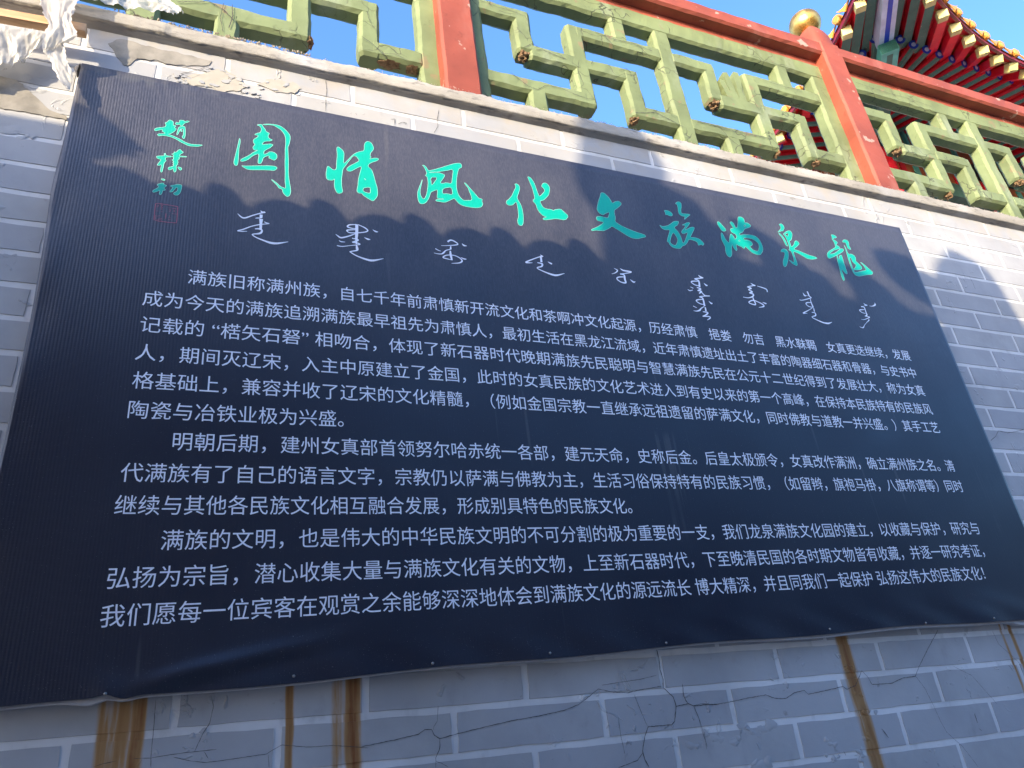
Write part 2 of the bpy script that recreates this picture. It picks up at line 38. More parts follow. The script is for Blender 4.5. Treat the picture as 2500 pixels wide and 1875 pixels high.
# ------------------------------------------------------------------ material helpers
class N:
    def __init__(s, name):
        s.m = bpy.data.materials.new(name); s.m.use_nodes = True; s.t = s.m.node_tree
        s.p = s.t.nodes['Principled BSDF']; s._pos = None; s.xyz = None
    def n(s, t, **k):
        o = s.t.nodes.new('ShaderNode' + t)
        for a, v in k.items():
            if a.startswith('_'): setattr(o, a[1:], v)
            else:
                key = int(a[1:]) if a[0] == 'i' and a[1:].isdigit() else a
                if isinstance(v, bpy.types.NodeSocket): s.t.links.new(v, o.inputs[key])
                else: o.inputs[key].default_value = v
        return o
    def pos(s):
        if s._pos is None: s._pos = s.n('NewGeometry').outputs['Position']
        return s._pos
    def sep(s):
        if s.xyz is None: s.xyz = s.n('SeparateXYZ', i0=s.pos()).outputs
        return s.xyz
    def math(s, op, a, b=0.0, c=0.0, clamp=False):
        o = s.n('Math', _operation=op, _use_clamp=clamp)
        for i, v in enumerate((a, b, c)):
            if isinstance(v, bpy.types.NodeSocket): s.t.links.new(v, o.inputs[i])
            else: o.inputs[i].default_value = v
        return o.outputs[0]
    def noise(s, scale, detail=4, rough=.55, stretch=None, dist=0.0):
        v = s.pos()
        if stretch: v = s.n('Mapping', i0=v, Scale=stretch).outputs[0]
        return s.n('TexNoise', Vector=v, Scale=scale, Detail=detail, Roughness=rough, Distortion=dist).outputs[0]
    def ramp(s, f, a, b, lo=0.0, hi=1.0):
        return s.n('MapRange', i0=f, i1=a, i2=b, i3=lo, i4=hi, _interpolation_type='SMOOTHSTEP').outputs[0]
    def mix(s, f, a, b, blend='MIX'):
        o = s.n('Mix', _data_type='RGBA', _blend_type=blend)
        for i, v in ((0, f), (6, a), (7, b)):
            if isinstance(v, bpy.types.NodeSocket): s.t.links.new(v, o.inputs[i])
            else: o.inputs[i].default_value = v if i == 0 else (v[0], v[1], v[2], 1)
        return o.outputs[2]
    def rand(s): return s.n('ObjectInfo').outputs['Random']
    def bump(s, h, strength=.3, dist=.01, prev=None):
        o = s.n('Bump', Height=h, Strength=strength, Distance=dist)
        if prev: s.t.links.new(prev, o.inputs['Normal'])
        return o.outputs[0]
    def out(s, col=None, rough=.8, normal=None, spec=.3, metal=0.0):
        def put(k, v):
            if isinstance(v, bpy.types.NodeSocket): s.t.links.new(v, s.p.inputs[k])
            else: s.p.inputs[k].default_value = v
        if col is not None: put('Base Color', col if isinstance(col, bpy.types.NodeSocket) else (*col, 1))
        put('Roughness', rough); put('Specular IOR Level', spec); put('Metallic', metal)
        if normal: put('Normal', normal)
        return s.m

RUST = [(.300, .014, .55), (.330, .030, .55), (.371, .015, 1.0), (.885, .022, 1.0), (.845, .016, .45), (2.627, .030, .8), (2.63, .012, .35), (3.47, .009, .45), (3.525, .011, .85)]
def stain(k, col):
    """rust that ran down the wall below the banner's fixings"""
    x, y, z = k.sep()
    wob = k.math('MULTIPLY', k.math('SUBTRACT', k.noise(6, 2, stretch=(1, 1, .5)), .5), .018)
    xx = k.math('ADD', x, wob)
    streak = k.noise(90, 3, stretch=(1, 1, .04))
    tot = None
    for xc, w, a in RUST + [(.722, .010, .9)]:
        d = k.math('ABSOLUTE', k.math('SUBTRACT', xx, xc))
        f = k.ramp(d, w * 1.6, w * .15, 0, a)
        tot = f if tot is None else k.math('MAXIMUM', tot, f)
    zz = k.math('MULTIPLY', k.ramp(z, .02, .0), k.ramp(z, -1.2, -.5))
    tot = k.math('MULTIPLY', k.math('MULTIPLY', tot, zz), k.ramp(k.noise(7, 4, stretch=(3, 1, .8)), .3, .62, .45, 1.0))
    tot2 = k.math('MULTIPLY', tot, k.ramp(streak, .15, .75, .45, 1.15), clamp=True)
    c = k.mix(tot2, (.42, .26, .11), (.19, .068, .02))
    return k.mix(k.ramp(tot2, .03, .42), col, c)

def brick_mat(name, base, joint=False):
    k = N(name)
    n1 = k.noise(2.2, 5); n2 = k.noise(14, 5, stretch=(1, 1, .55)); n3 = k.noise(120, 3)
    c = k.mix(k.ramp(n1, .3, .7), [b * .82 for b in base], [min(1, b * 1.14) for b in base])
    if not joint:
        c = k.mix(k.math('MULTIPLY', k.rand(), .45), c, (base[0] * .85, base[1] * .88, base[2] * .97))
    warm = k.math('MULTIPLY', k.ramp(k.noise(1.3, 3), .52, .7), .35)
    c = k.mix(warm, c, (.37, .34, .29) if not joint else (.50, .46, .39))
    c = k.mix(k.math('MULTIPLY', k.ramp(n2, .56, .78), .35), c, (base[0] * .62, base[1] * .62, base[2] * .62))
    if joint: c = k.mix(k.math('MULTIPLY', k.ramp(n2, .55, .7), .45), c, (base[0] * .72, base[1] * .72, base[2] * .72))
    # dirt held just beneath the ledge
    z = k.sep()[2]
    dz = k.math('MULTIPLY', k.ramp(z, 2.02, 2.22), k.ramp(k.noise(9, 4), .4, .66))
    c = k.mix(k.math('MULTIPLY', dz, .45), c, (.40, .33, .24))
    vein = k.n('TexVoronoi', Vector=k.pos(), Scale=26.0, _feature='DISTANCE_TO_EDGE').outputs[0]
    chip = k.math('MULTIPLY', k.ramp(k.noise(16, 4), .66, .72), k.ramp(k.noise(2.6, 2), .48, .6))
    c = k.mix(k.math('MULTIPLY', chip, .55), c, (base[0] * .5, base[1] * .48, base[2] * .44))
    c = stain(k, c)
    h = k.math('ADD', k.math('MULTIPLY', n3, .12), k.math('MULTIPLY', k.noise(22, 5), .8))
    nrm = k.bump(h, .22, .006)
    blob = k.math('MULTIPLY', k.ramp(k.noise(17, 3, dist=1.2), .60, .70), k.ramp(k.noise(3.1, 2), .52, .62))
    nrm = k.bump(blob, .7, .006, nrm)
    return k.out(c, .78, nrm, .25)

M = {}
M['brick'] = brick_mat('grey_brick_paint', (.372, .368, .362))
M['joint'] = brick_mat('pale_joint_paint', (.60, .59, .575), True)

k = N('weathered_concrete')
n1 = k.noise(5, 6, stretch=(.5, 1, 1)); n2 = k.noise(45, 5, stretch=(.35, 1, 1)); n3 = k.noise(160, 3)
c = k.mix(k.ramp(n1, .3, .72), (.27, .245, .205), (.43, .395, .34))
c = k.mix(k.ramp(n2, .56, .72), c, (.20, .18, .155))
c = k.mix(k.math('MULTIPLY', k.ramp(k.noise(3, 2), .5, .7), .4), c, (.42, .42, .44))
M['ledge'] = k.out(c, .93, k.bump(k.math('ADD', n2, k.math('MULTIPLY', n3, .5)), .55, .006), .15)

k = N('crumbled_mortar'); n1 = k.noise(60, 5)
M['crumb'] = k.out(k.mix(n1, (.30, .22, .15), (.62, .55, .44)), .95, k.bump(k.noise(220, 3), .5, .003), .1)
k = N('bare_render'); n1 = k.noise(14, 6); n2 = k.noise(70, 4)
M['render'] = k.out(k.mix(k.ramp(n1, .3, .7), (.20, .185, .16), (.31, .285, .245)), .95, k.bump(n2, .4, .004), .1)
k = N('flaked_paint'); n1 = k.noise(30, 4)
M['flake'] = k.out(k.mix(n1, (.32, .285, .23), (.42, .39, .33)), .9, k.bump(n1, .4, .004), .15)
M['crack'] = N('crack_shadow_grime').out((.07, .066, .065), .95, None, .05)

def paint_mat(name, base, chipc, fade, rough=.62, crackle=True):
    k = N(name)
    n1 = k.noise(3.2, 5); n2 = k.noise(28, 5); n3 = k.noise(11, 5)
    c = k.mix(k.ramp(n1, .32, .68), [b * .82 for b in base], [min(1, b * 1.15) for b in base])
    c = k.mix(k.math('MULTIPLY', k.ramp(k.noise(5, 4, stretch=(1, 1, .4)), .54, .74), .55), c, fade)
    c = k.mix(k.math('MULTIPLY', k.ramp(n2, .60, .74), .55), c, [b * .6 for b in base])
    c = k.mix(k.ramp(n3, .64, .68, 0, .75), c, chipc)
    h = k.math('MULTIPLY', n2, .6)
    if crackle:
        v = k.n('TexVoronoi', Vector=k.n('VectorMath', _operation='ADD', i0=k.pos(), i1=k.n('VectorMath', _operation='SCALE', i0=k.n('TexNoise', Vector=k.pos(), Scale=9.0).outputs[1], Scale=.14).outputs[0]).outputs[0], Scale=6.5, _feature='DISTANCE_TO_EDGE').outputs[0]
        line = k.math('MULTIPLY', k.ramp(v, .018, .004), k.ramp(k.noise(3.7, 2), .47, .56))
        c = k.mix(k.math('MULTIPLY', line, .8), c, (.06, .06, .035))
        h = k.math('SUBTRACT', h, line)
    return k.out(c, rough, k.bump(h, .45, .006), .3)
M['green'] = paint_mat('aged_green_paint', (.172, .205, .090), (.22, .16, .085), (.30, .33, .23))
M['red'] = paint_mat('faded_red_paint', (.28, .066, .038), (.44, .32, .25), (.36, .15, .11), .6, False)
M['core'] = (lambda k: k.out(k.mix(k.noise(50, 5), (.045, .022, .012), (.34, .22, .12)), .95, k.bump(k.noise(80, 4), .8, .01), .1))(N('broken_cement_core'))
k = N('gilded_ball'); n1 = k.noise(16, 5); n2 = k.noise(60, 4)
M['gold'] = k.out(k.mix(k.ramp(n1, .35, .7), (.62, .34, .07), (.90, .56, .17)), k.ramp(n1, .3, .7, .24, .40), k.bump(k.math('ADD', n1, k.math('MULTIPLY', n2, .3)), .35, .012), .5, .85)

# banner vinyl
def vinyl(k, strength=1.0):
    x, y, z = k.sep()
    wob = k.math('MULTIPLY', k.noise(3, 2, stretch=(1, 1, .3)), .03)
    w1 = k.math('SINE', k.math('MULTIPLY', k.math('ADD', x, wob), 2 * math.pi / .0088))
    near = k.ramp(x, .2, .8, 1.0, .10)
    w2 = k.math('MULTIPLY', k.math('SINE', k.math('MULTIPLY', z, 2 * math.pi / .0072)), .2)
    h = k.math('MULTIPLY', k.math('ADD', w1, w2), near)
    h = k.math('MULTIPLY', h, k.ramp(k.noise(5, 3), .3, .6, .5, 1))
    nrm = k.bump(h, .16 * strength, .0016)
    st = k.noise(140, 3, stretch=(1, 1, .09))
    nrm = k.bump(st, .10 * strength, .003, nrm)
    return nrm
k = N('black_banner_vinyl')
nrm = vinyl(k)
x, y, z = k.sep()
dust_and_sun = k.math('MULTIPLY', k.ramp(z, .7, 1.8, .0, 1.0), k.math('ADD', k.math('MULTIPLY', k.ramp(k.noise(330, 3, stretch=(1, 1, .2)), .35, .7), .35), k.ramp(k.noise(4, 4, stretch=(1, 1, .5)), .3, .7, .35, .65)))  # dust grain; the height ramp paints in the sunlit top and shaded foot
c = k.mix(k.math('MULTIPLY', dust_and_sun, .52), (.009, .012, .026), (.15, .14, .15))
run = k.math('MULTIPLY', k.ramp(k.noise(24, 2, stretch=(1, 1, .03)), .66, .72), k.ramp(k.noise(2.2, 2), .5, .6))
c = k.mix(k.math('MULTIPLY', run, .14), c, (.22, .20, .18))
speck = k.ramp(k.noise(420, 1), .735, .76)
c = k.mix(k.math('MULTIPLY', speck, .5), c, (.4, .38, .35))
wear = k.math('MULTIPLY', k.math('MULTIPLY', k.ramp(z, 1.93, 1.985), k.ramp(k.noise(20, 4), .45, .6)), k.ramp(x, .65, .1))
c = k.mix(k.math('MULTIPLY', wear, .6), c, (.11, .105, .10))
M['vinyl'] = k.out(c, k.ramp(k.noise(2.5, 3), .3, .7, .30, .42), nrm, .5)
def ink(name, col, edge=None):
    k = N(name); n = k.noise(180, 3, stretch=(1, 1, .15))
    return k.out(k.mix(k.ramp(n, .4, .8, 0, .25), col, [v * .7 for v in col]), .42, vinyl(k, .5), .4)
M['ink_white'] = ink('white_vinyl_ink', (.84, .85, .90))
M['ink_green'] = ink('jade_vinyl_ink', (.0, .38, .27))
M['ink_edge'] = ink('pale_jade_ink_edge', (.30, .64, .50))
M['ink_seal'] = ink('faded_red_seal_ink', (.44, .11, .14))
k = N('grey_frame_strip'); M['strip'] = k.out(k.mix(k.noise(30, 4), (.30, .28, .28), (.52, .50, .49)), .6, None, .4)
M['screw'] = N('zinc_screw').out((.28, .27, .25), .35, None, .5, .9)
k = N('pine_batten'); n1 = k.noise(30, 4, stretch=(.12, 1, 1), dist=.6)
M['wood'] = k.out(k.mix(k.ramp(n1, .35, .65), (.42, .22, .10), (.68, .43, .24)), .7, k.bump(n1, .2, .003), .3)
k = N('torn_plastic_film'); n1 = k.noise(12, 4); n2 = k.noise(40, 4, stretch=(1, 1, .4))
M['plastic'] = k.out(k.mix(n1, (.48, .45, .40), (.64, .61, .55)), k.ramp(n2, .3, .7, .2, .5), k.bump(n2, .4, .012), .6)
tr = k.n('BsdfTranslucent', i0=(.85, .83, .78, 1)); tp = k.n('BsdfTransparent', i0=(.97, .96, .94, 1))
mx = k.n('MixShader', i0=.38, i1=k.p.outputs[0], i2=tr.outputs[0])
mx2 = k.n('MixShader', i0=k.ramp(k.noise(7, 3), .4, .7, .0, .28), i1=mx.outputs[0], i2=tp.outputs[0])
k.t.links.new(mx2.outputs[0], k.t.nodes['Material Output'].inputs[0])
k = N('ground_paving'); n1 = k.noise(1.5, 6)
M['ground'] = k.out(k.mix(n1, (.40, .385, .36), (.50, .485, .46)), .9, k.bump(k.noise(40, 4), .3, .01), .2)
k = N('terrace_paving'); M['terrace'] = k.out(k.mix(k.noise(1.5, 5), (.28, .27, .25), (.38, .36, .34)), .9, None, .2)
k = N('whitewashed_plaster'); M['white'] = k.out(k.mix(k.noise(2, 5), (.50, .48, .45), (.58, .56, .53)), .9, None, .2)
def lac(name, c, rough=.35, spec=.5):
    k = N(name); n1 = k.noise(5, 4); n2 = k.noise(35, 4)
    cc = k.mix(k.ramp(n1, .35, .7), [v * .85 for v in c], [min(1, v * 1.1) for v in c])
    cc = k.mix(k.ramp(n2, .67, .72, 0, .6), cc, (.5, .4, .36))
    return k.out(cc, rough, k.bump(n2, .15, .006), spec)
M['eave_red'] = lac('eave_red_lacquer', (.68, .014, .028), .3, .6)
M['eave_green'] = lac('eave_green_paint', (.07, .16, .115), .6, .3)
M['eave_yellow'] = lac('rafter_end_yellow', (.66, .58, .22), .5, .3)
M['tile_gold'] = lac('glazed_amber_tile', (.60, .27, .045), .3, .6)
M['beam_white'] = lac('beam_white_paint', (.62, .64, .72), .5, .3)
M['beam_blue'] = lac('beam_blue_paint', (.02, .06, .42), .45, .4)
M['beam_teal'] = lac('beam_teal_paint', (.12, .45, .34), .5, .3)
M['plum'] = lac('fascia_plum_paint', (.20, .02, .04), .4, .4)
M['orange'] = lac('orange_board_paint', (.42, .13, .045), .6, .3)
M['dark'] = lac('deep_green_black_paint', (.02, .03, .03), .6, .3)
M['greywall'] = lac('grey_plaster', (.30, .31, .34), .85, .2)
M['greywall_dark'] = lac('dark_brick', (.22, .21, .20), .8, .2)
M['tile_grey'] = lac('grey_roof_tile', (.14, .14, .15), .75, .2)

# ------------------------------------------------------------------ object helpers
def tag(o, label=None, cat=None, group=None, kind=None):
    if label: o['label'] = label
    if cat: o['category'] = cat
    if group: o['group'] = group
    if kind: o['kind'] = kind
    return o
def empty(name, loc=(0, 0, 0), **kw):
    o = bpy.data.objects.new(name, None); COL.objects.link(o); o.location = loc; o.empty_display_size = .1
    return tag(o, **kw)
def link(name, me, mat=None, parent=None, **kw):
    o = bpy.data.objects.new(name, me); COL.objects.link(o)
    if mat and not me.materials: me.materials.append(mat)
    if parent:
        o.parent = parent
        o.matrix_parent_inverse = Matrix.Translation(parent.location).inverted() if parent.type == 'EMPTY' and parent.parent is None else Matrix()
    return tag(o, **kw)
def mesh(name, V, F, smooth=False):
    me = bpy.data.meshes.new(name); me.from_pydata([tuple(v) for v in V], [], F); me.update()
    if smooth:
        me.polygons.foreach_set('use_smooth', [True] * len(me.polygons))
    return me
class MB:
    def __init__(s): s.V = []; s.F = []; s.mi = []; s.m = 0
    def add(s, V, F):
        b = len(s.V); s.V += [tuple(v) for v in V]
        for f in F: s.F.append(tuple(i + b for i in f)); s.mi.append(s.m)
    def box(s, x0, x1, y0, y1, z0, z1):
        s.add([(x, y, z) for x in (x0, x1) for y in (y0, y1) for z in (z0, z1)],
              [(0, 1, 3, 2), (4, 6, 7, 5), (0, 4, 5, 1), (2, 3, 7, 6), (0, 2, 6, 4), (1, 5, 7, 3)])
    def bar(s, a, b, w, h, up=Vector((0, 0, 1))):
        """square bar from a to b, w wide, h high (a, b on its centre line)"""
        a = Vector(a); b = Vector(b); d = (b - a).normalized(); sd = d.cross(up).normalized(); u = sd.cross(d)
        V = [p + sd * i * w / 2 + u * j * h / 2 for p in (a, b) for i, j in ((-1, -1), (1, -1), (1, 1), (-1, 1))]
        s.add(V, [(3, 2, 1, 0), (4, 5, 6, 7), (0, 1, 5, 4), (1, 2, 6, 5), (2, 3, 7, 6), (3, 0, 4, 7)])
    def build(s, name, mats, parent=None, smooth=False, **kw):
        me = mesh(name, s.V, s.F, smooth)
        mats = mats if isinstance(mats, list) else [mats]
        for m in mats: me.materials.append(m)
        if len(mats) > 1: me.polygons.foreach_set('material_index', s.mi)
        return link(name, me, None, parent, **kw)

# ------------------------------------------------------------------ ground, terrace
mb = MB(); mb.add([(-80, -80, -1.77), (80, -80, -1.77), (80, 80, -1.77), (-80, 80, -1.77)], [(0, 1, 2, 3)])
mb.build('ground', M['ground'], kind='structure')
mb = MB(); mb.box(-6, 22, .252, 14, 1.9, 2.25); mb.build('terrace', M['terrace'], kind='structure')

# ------------------------------------------------------------------ wall with painted brickwork
wall = empty('wall', (0, 0, -1.77), label='grey painted brick wall with white joints, rust streaks and cracks behind the banner', cat='wall')
mb = MB(); mb.box(-6, 12, 0, .25, -1.77, 2.232); mb.build('wall_body', M['joint'], wall)
def zjoint(j, x):
    zb = -.075 - .022 * x
    if j >= 0: return zb + (2.125 - zb) * j / 20
    return zb + j * (.117 + .0015 * x)
PITCH = .4665
variants = []
for v in range(10):
    L, H = .4475, .0925; pts = []
    n1, n2 = 7, 3
    loop = [(-L / 2 + L * i / n1, -H / 2) for i in range(n1)] + [(L / 2, -H / 2 + H * i / n2) for i in range(n2)] + \
           [(L / 2 - L * i / n1, H / 2) for i in range(n1)] + [(-L / 2, H / 2 - H * i / n2) for i in range(n2)]
    loop = [(x + U(-.0016, .0016), z + U(-.0016, .0016)) for x, z in loop]
    n = len(loop)
    V = [(x, 0, z) for x, z in loop] + [(x * .998, -.0022 + U(-.0003, .0003), z * .99) for x, z in loop]
    F = [tuple(range(2 * n - 1, n - 1, -1))] + [(i, (i + 1) % n, n + (i + 1) % n, n + i) for i in range(n)]
    me = mesh('brick', V, [f[::-1] for f in F][:1] + F[1:]); me.materials.append(M['brick']); variants.append(me)
far = MB(); nb = 0
for j in range(-13, 21):
    for i in range(-9, 20):
        ph = .456 if j % 2 == 0 else .2235
        x0 = ph + i * PITCH + .003 * (j % 5 - 2) * .6; x1 = x0 + PITCH; xc = (x0 + x1) / 2
        if j == 20: z0, z1 = zjoint(20, xc), 2.236
        else: z0, z1 = zjoint(j, xc), zjoint(j + 1, xc)
        if z0 < -1.72: continue
        hidden = x0 > .12 and x1 < 3.70 and z0 > .10 and z1 < 1.93
        if hidden: continue
        hz = (z1 - z0 - .019) if j < 20 else (z1 - z0 - .0095)
        zc = (z0 + z1) / 2 if j < 20 else z0 + .0095 + hz / 2
        sl_ = (zjoint(j, xc + .2) - zjoint(j, xc - .2)) / .4 if j < 20 else 0
        near = -1.3 < xc < 6.6 and z0 > -.62
        me = variants[random.randrange(10)]
        mat4 = Matrix.Translation((xc, 0, zc)) @ Matrix.Rotation(-math.atan(sl_), 4, 'Y') @ Matrix.Diagonal((1, 1, hz / .0925, 1))
        if near and nb < 296:
            o = link('brick', me, None, wall); o.matrix_basis = mat4; nb += 1
        else:
            far.add([mat4 @ v.co for v in me.vertices], [tuple(p.vertices) for p in me.polygons])
far.build('brick_field', M['brick'], wall, kind='stuff')

# cracks: fine dark furrows following the plaster
mb = MB()
def ribbon(mb, pts, w, y, wob=.3):
    """flat jagged ribbon in the wall plane; pts (x, z)"""
    q = []
    for a, b in zip(pts, pts[1:]):
        d = math.hypot(b[0] - a[0], b[1] - a[1]); n = max(1, int(d / .006))
        for i in range(n):
            t = i / n; q.append((a[0] + (b[0] - a[0]) * t + U(-1, 1) * w * wob, a[1] + (b[1] - a[1]) * t + U(-1, 1) * w * wob))
    q.append(pts[-1]); V = []
    for i, p in enumerate(q):
        a = q[max(0, i - 1)]; b = q[min(len(q) - 1, i + 1)]; dx, dz = b[0] - a[0], b[1] - a[1]; l = math.hypot(dx, dz) or 1
        ww = w * U(.5, 1.25) * (.35 if i in (0, len(q) - 1) else 1) / 2
        V += [(p[0] - dz / l * ww, y, p[1] + dx / l * ww), (p[0] + dz / l * ww, y, p[1] - dx / l * ww)]
    mb.add(V, [(2 * i, 2 * i + 1, 2 * i + 3, 2 * i + 2) for i in range(len(q) - 1)])
for ci, cr in enumerate(CRACKS):
    pts = [(cr[i] / 1000, cr[i + 1] / 1000) for i in range(1, len(cr), 2)]
    mb2 = MB(); ribbon(mb2, pts, .0005 + .0006 * cr[0], -.0034 - .00004 * ci)
    mb2.build('crack', M['crack'], wall)

def patch(name, pts, y, mat, jag=.006, step=.012, parent=wall, th=.002):
    q = []
    for a, b in zip(pts, pts[1:] + pts[:1]):
        d = math.hypot(b[0] - a[0], b[1] - a[1]); n = max(1, int(d / step))
        for i in range(n):
            t = i / n; q.append((a[0] + (b[0] - a[0]) * t + U(-jag, jag), a[1] + (b[1] - a[1]) * t + U(-jag, jag)))
    bm = bmesh.new(); vs_ = [bm.verts.new((x, y, z)) for x, z in q]; f = bm.faces.new(vs_)
    if f.normal.y > 0 or True:
        f.normal_update()
        if f.normal.y > 0: f.normal_flip()
    r = bmesh.ops.extrude_face_region(bm, geom=[f])
    for v in [e for e in r['geom'] if isinstance(e, bmesh.types.BMVert)]: v.co.y += -th
    bmesh.ops.triangulate(bm, faces=[f for f in bm.faces if len(f.verts) > 4])
    me = bpy.data.meshes.new(name); bm.to_mesh(me); bm.free()
    return link(name, me, mat, parent)
patch('bare_patch', [(.061, 2.172), (.094, 2.206), (.2, 2.196), (.331, 2.196), (.40, 2.19), (.39, 2.165), (.28, 2.132), (.259, 2.13), (.219, 2.136), (.154, 2.124), (.127, 2.078), (.105, 2.089)], -.003, M['render'], .004)
patch('bare_patch', [(-.30, 1.93), (-.222, 1.92), (-.177, 1.918), (-.133, 1.875), (-.106, 1.849), (-.064, 1.812), (-.018, 1.80), (-.02, 1.784), (-.201, 1.785), (-.30, 1.788)], -.003, M['render'], .003)
patch('flaked_patch', [(.30, 2.07), (.33, 2.10), (.37, 2.115), (.40, 2.15), (.45, 2.16), (.475, 2.146), (.50, 2.12), (.529, 2.102), (.50, 2.07), (.434, 2.045), (.39, 2.06), (.338, 2.048)], -.003, M['flake'], .006)
patch('flaked_patch', [(.56, 2.12), (.60, 2.165), (.69, 2.17), (.72, 2.15), (.70, 2.115), (.63, 2.10)], -.003, M['flake'], .005)
for i in range(46):   # curled paint flakes beside the bare spots
    cx_, cz_ = random.choice([(.34, 2.075), (.42, 2.09), (.47, 2.13), (.40, 2.15), (.62, 2.13), (.30, 2.06), (.55, 2.08)])
    x, z = cx_ + U(-.05, .05), cz_ + U(-.03, .03)
    if z > 2.2 or z < 2.025: continue
    r = U(.004, .014)
    pts = [(x + r * math.cos(a) * U(.6, 1.3), z + .7 * r * math.sin(a) * U(.6, 1.3)) for a in [q * math.pi / 3 for q in range(6)]]
    patch('paint_flake', pts, -.0035 - U(0, .001), M['brick'], .001, .01, wall, U(.001, .004))
# small lumps and blisters in the plaster
def lump(x, z, r, h, mat=None):
    V = []; F = []; n, m = 10, 4
    ax, az, rot = U(.8, 1.7), U(.6, 1), U(-.6, .6)
    V.append((0, -h, 0))
    for i in range(1, m + 1):
        for j in range(n):
            a = j / n * 2 * math.pi; rr = r * i / m * (1 + .22 * math.sin(3 * a + z * 90) + .1 * math.sin(5 * a + x * 70))
            V.append((rr * math.cos(a) * ax, -h * math.cos(i / m * math.pi / 2) ** .8 if i < m else 0, rr * math.sin(a) * az))
    for j in range(n): F.append((0, 1 + (j + 1) % n, 1 + j))
    for i in range(m - 1):
        for j in range(n):
            F.append((1 + i * n + j, 1 + i * n + (j + 1) % n, 1 + (i + 1) * n + (j + 1) % n, 1 + (i + 1) * n + j))
    c_, s_ = math.cos(rot), math.sin(rot)
    return [(x + a * c_ - b * s_, -.0018 + y, z + a * s_ + b * c_) for a, y, b in V], F
mb = MB()
LU = [(1.08, 2.05, .012), (1.30, 2.045, .009), (1.36, 2.05, .01), (.80, 2.10, .012), (.93, 2.075, .01), (.16, 2.05, .014), (.21, 2.04, .01), (-.13, 1.885, .016), (-.15, 1.94, .02), (-.10, 1.945, .012), (-.17, 1.70, .022), (-.10, 1.69, .016), (-.20, 1.60, .02), (-.14, 1.40, .02), (-.10, 1.23, .014),
      (2.0, -.265, .02), (2.08, -.275, .026), (2.13, -.25, .018), (2.2, -.262, .022), (1.93, -.28, .018), (2.6, -.33, .012), (2.42, -.36, .01), (2.45, -.33, .012), (2.47, -.37, .012), (2.57, -.38, .012), (2.9, -.23, .01), (2.62, -.19, .011), (2.66, -.25, .01), (3.1, -.2, .01), (2.15, -.36, .026), (2.10, -.42, .02), (2.2, -.4, .018),
      (4.35, 1.15, .022), (4.42, 1.12, .018), (4.30, 1.04, .018), (4.28, 1.12, .014), (4.5, 1.98, .012), (4.2, 2.05, .01), (3.95, 2.1, .01), (3.2, 2.06, .01), (2.9, 2.16, .012), (2.6, 2.15, .01), (1.7, 2.16, .01), (.05, -.1, .018), (.52, -.09, .014), (1.2, -.35, .02), (1.4, -.3, .016)]
for x, z, r in LU:
    for q in range(3): V, F = lump(x + U(-.03, .03) * (q > 0), z + U(-.015, .015) * (q > 0), r * U(.5, 1), U(.0012, .0028)); mb.add(V, F)
mb.build('plaster_blister', M['brick'], wall, smooth=True, kind='stuff')

# ledge: concrete coping strip, chipped along its edges
V = []; F = []; nx = 760; xs = [-2.2 + 9.4 * i / nx for i in range(nx + 1)]
def n1(x, s, o): return noise.noise(Vector((x * s, o, .3)))
prof_n = 12
for i, x in enumerate(xs):
    e = .0035 * n1(x, 9, 1) + .002 * n1(x, 40, 2); e2 = .004 * n1(x, 6, 5) + .003 * n1(x, 55, 7); e3 = max(0, n1(x, 30, 9) - .15) * .012
    jog = .006 * (1 if x < .245 else 0)
    tp = .007 * n1(x, 14, 11) + .006 * n1(x, 70, 12)
    P = [(.01, 2.226), (-.004, 2.227 + .3 * e), (-.012, 2.233 + .5 * e), (-.022, 2.2375 + .6 * e), (-.0265, 2.236 + e), (-.0275, 2.241 + e), (-.031 - jog - e3 * .3, 2.2405 + e - e3), (-.034 - jog + e2 * .5, 2.247 + e + e3 * .6),
         (-.034 - jog + e2, 2.275), (-.033 - jog - e2 * .4, 2.296 + tp * .4), (-.026 + e2, 2.308 + tp), (.25, 2.309)]
    V += [(x, y, z) for y, z in P]
for i in range(nx):
    for j in range(prof_n - 1):
        a = i * prof_n + j; F.append((a, a + 1, a + 1 + prof_n, a + prof_n))
link('ledge', mesh('ledge', V, F, True), M['ledge'], wall, label='weathered concrete ledge running along the top of the wall')
# crumbs of mortar along the ledge top
mb = MB()
def crumb(mb, x, y, z, r):
    V = []
    for a, b, c_ in ((1, 0, 0), (-1, 0, 0), (0, 1, 0), (0, -1, 0), (0, 0, 1), (0, 0, -1)):
        q = r * U(.6, 1.3); V.append((x + a * q, y + b * q, z + c_ * q * .7))
    mb.add(V, [(0, 2, 4), (2, 1, 4), (1, 3, 4), (3, 0, 4), (2, 0, 5), (1, 2, 5), (3, 1, 5), (0, 3, 5)])
for i in range(2600):
    x = U(-.3, 6.9); d = .5 + .5 * n1(x, 5, 20)
    if R() < d * 1.1: crumb(mb, x, U(-.036, -.012), 2.306 + .5 * .007 * n1(x, 14, 11) + U(-.002, .003), U(.001, .0035))
for i in range(500): x = U(.05, .75); crumb(mb, x, U(-.036, .0), 2.308 + U(0, .007), U(.002, .006))
mb.build('mortar_crumbs', M['crumb'], wall, kind='stuff')

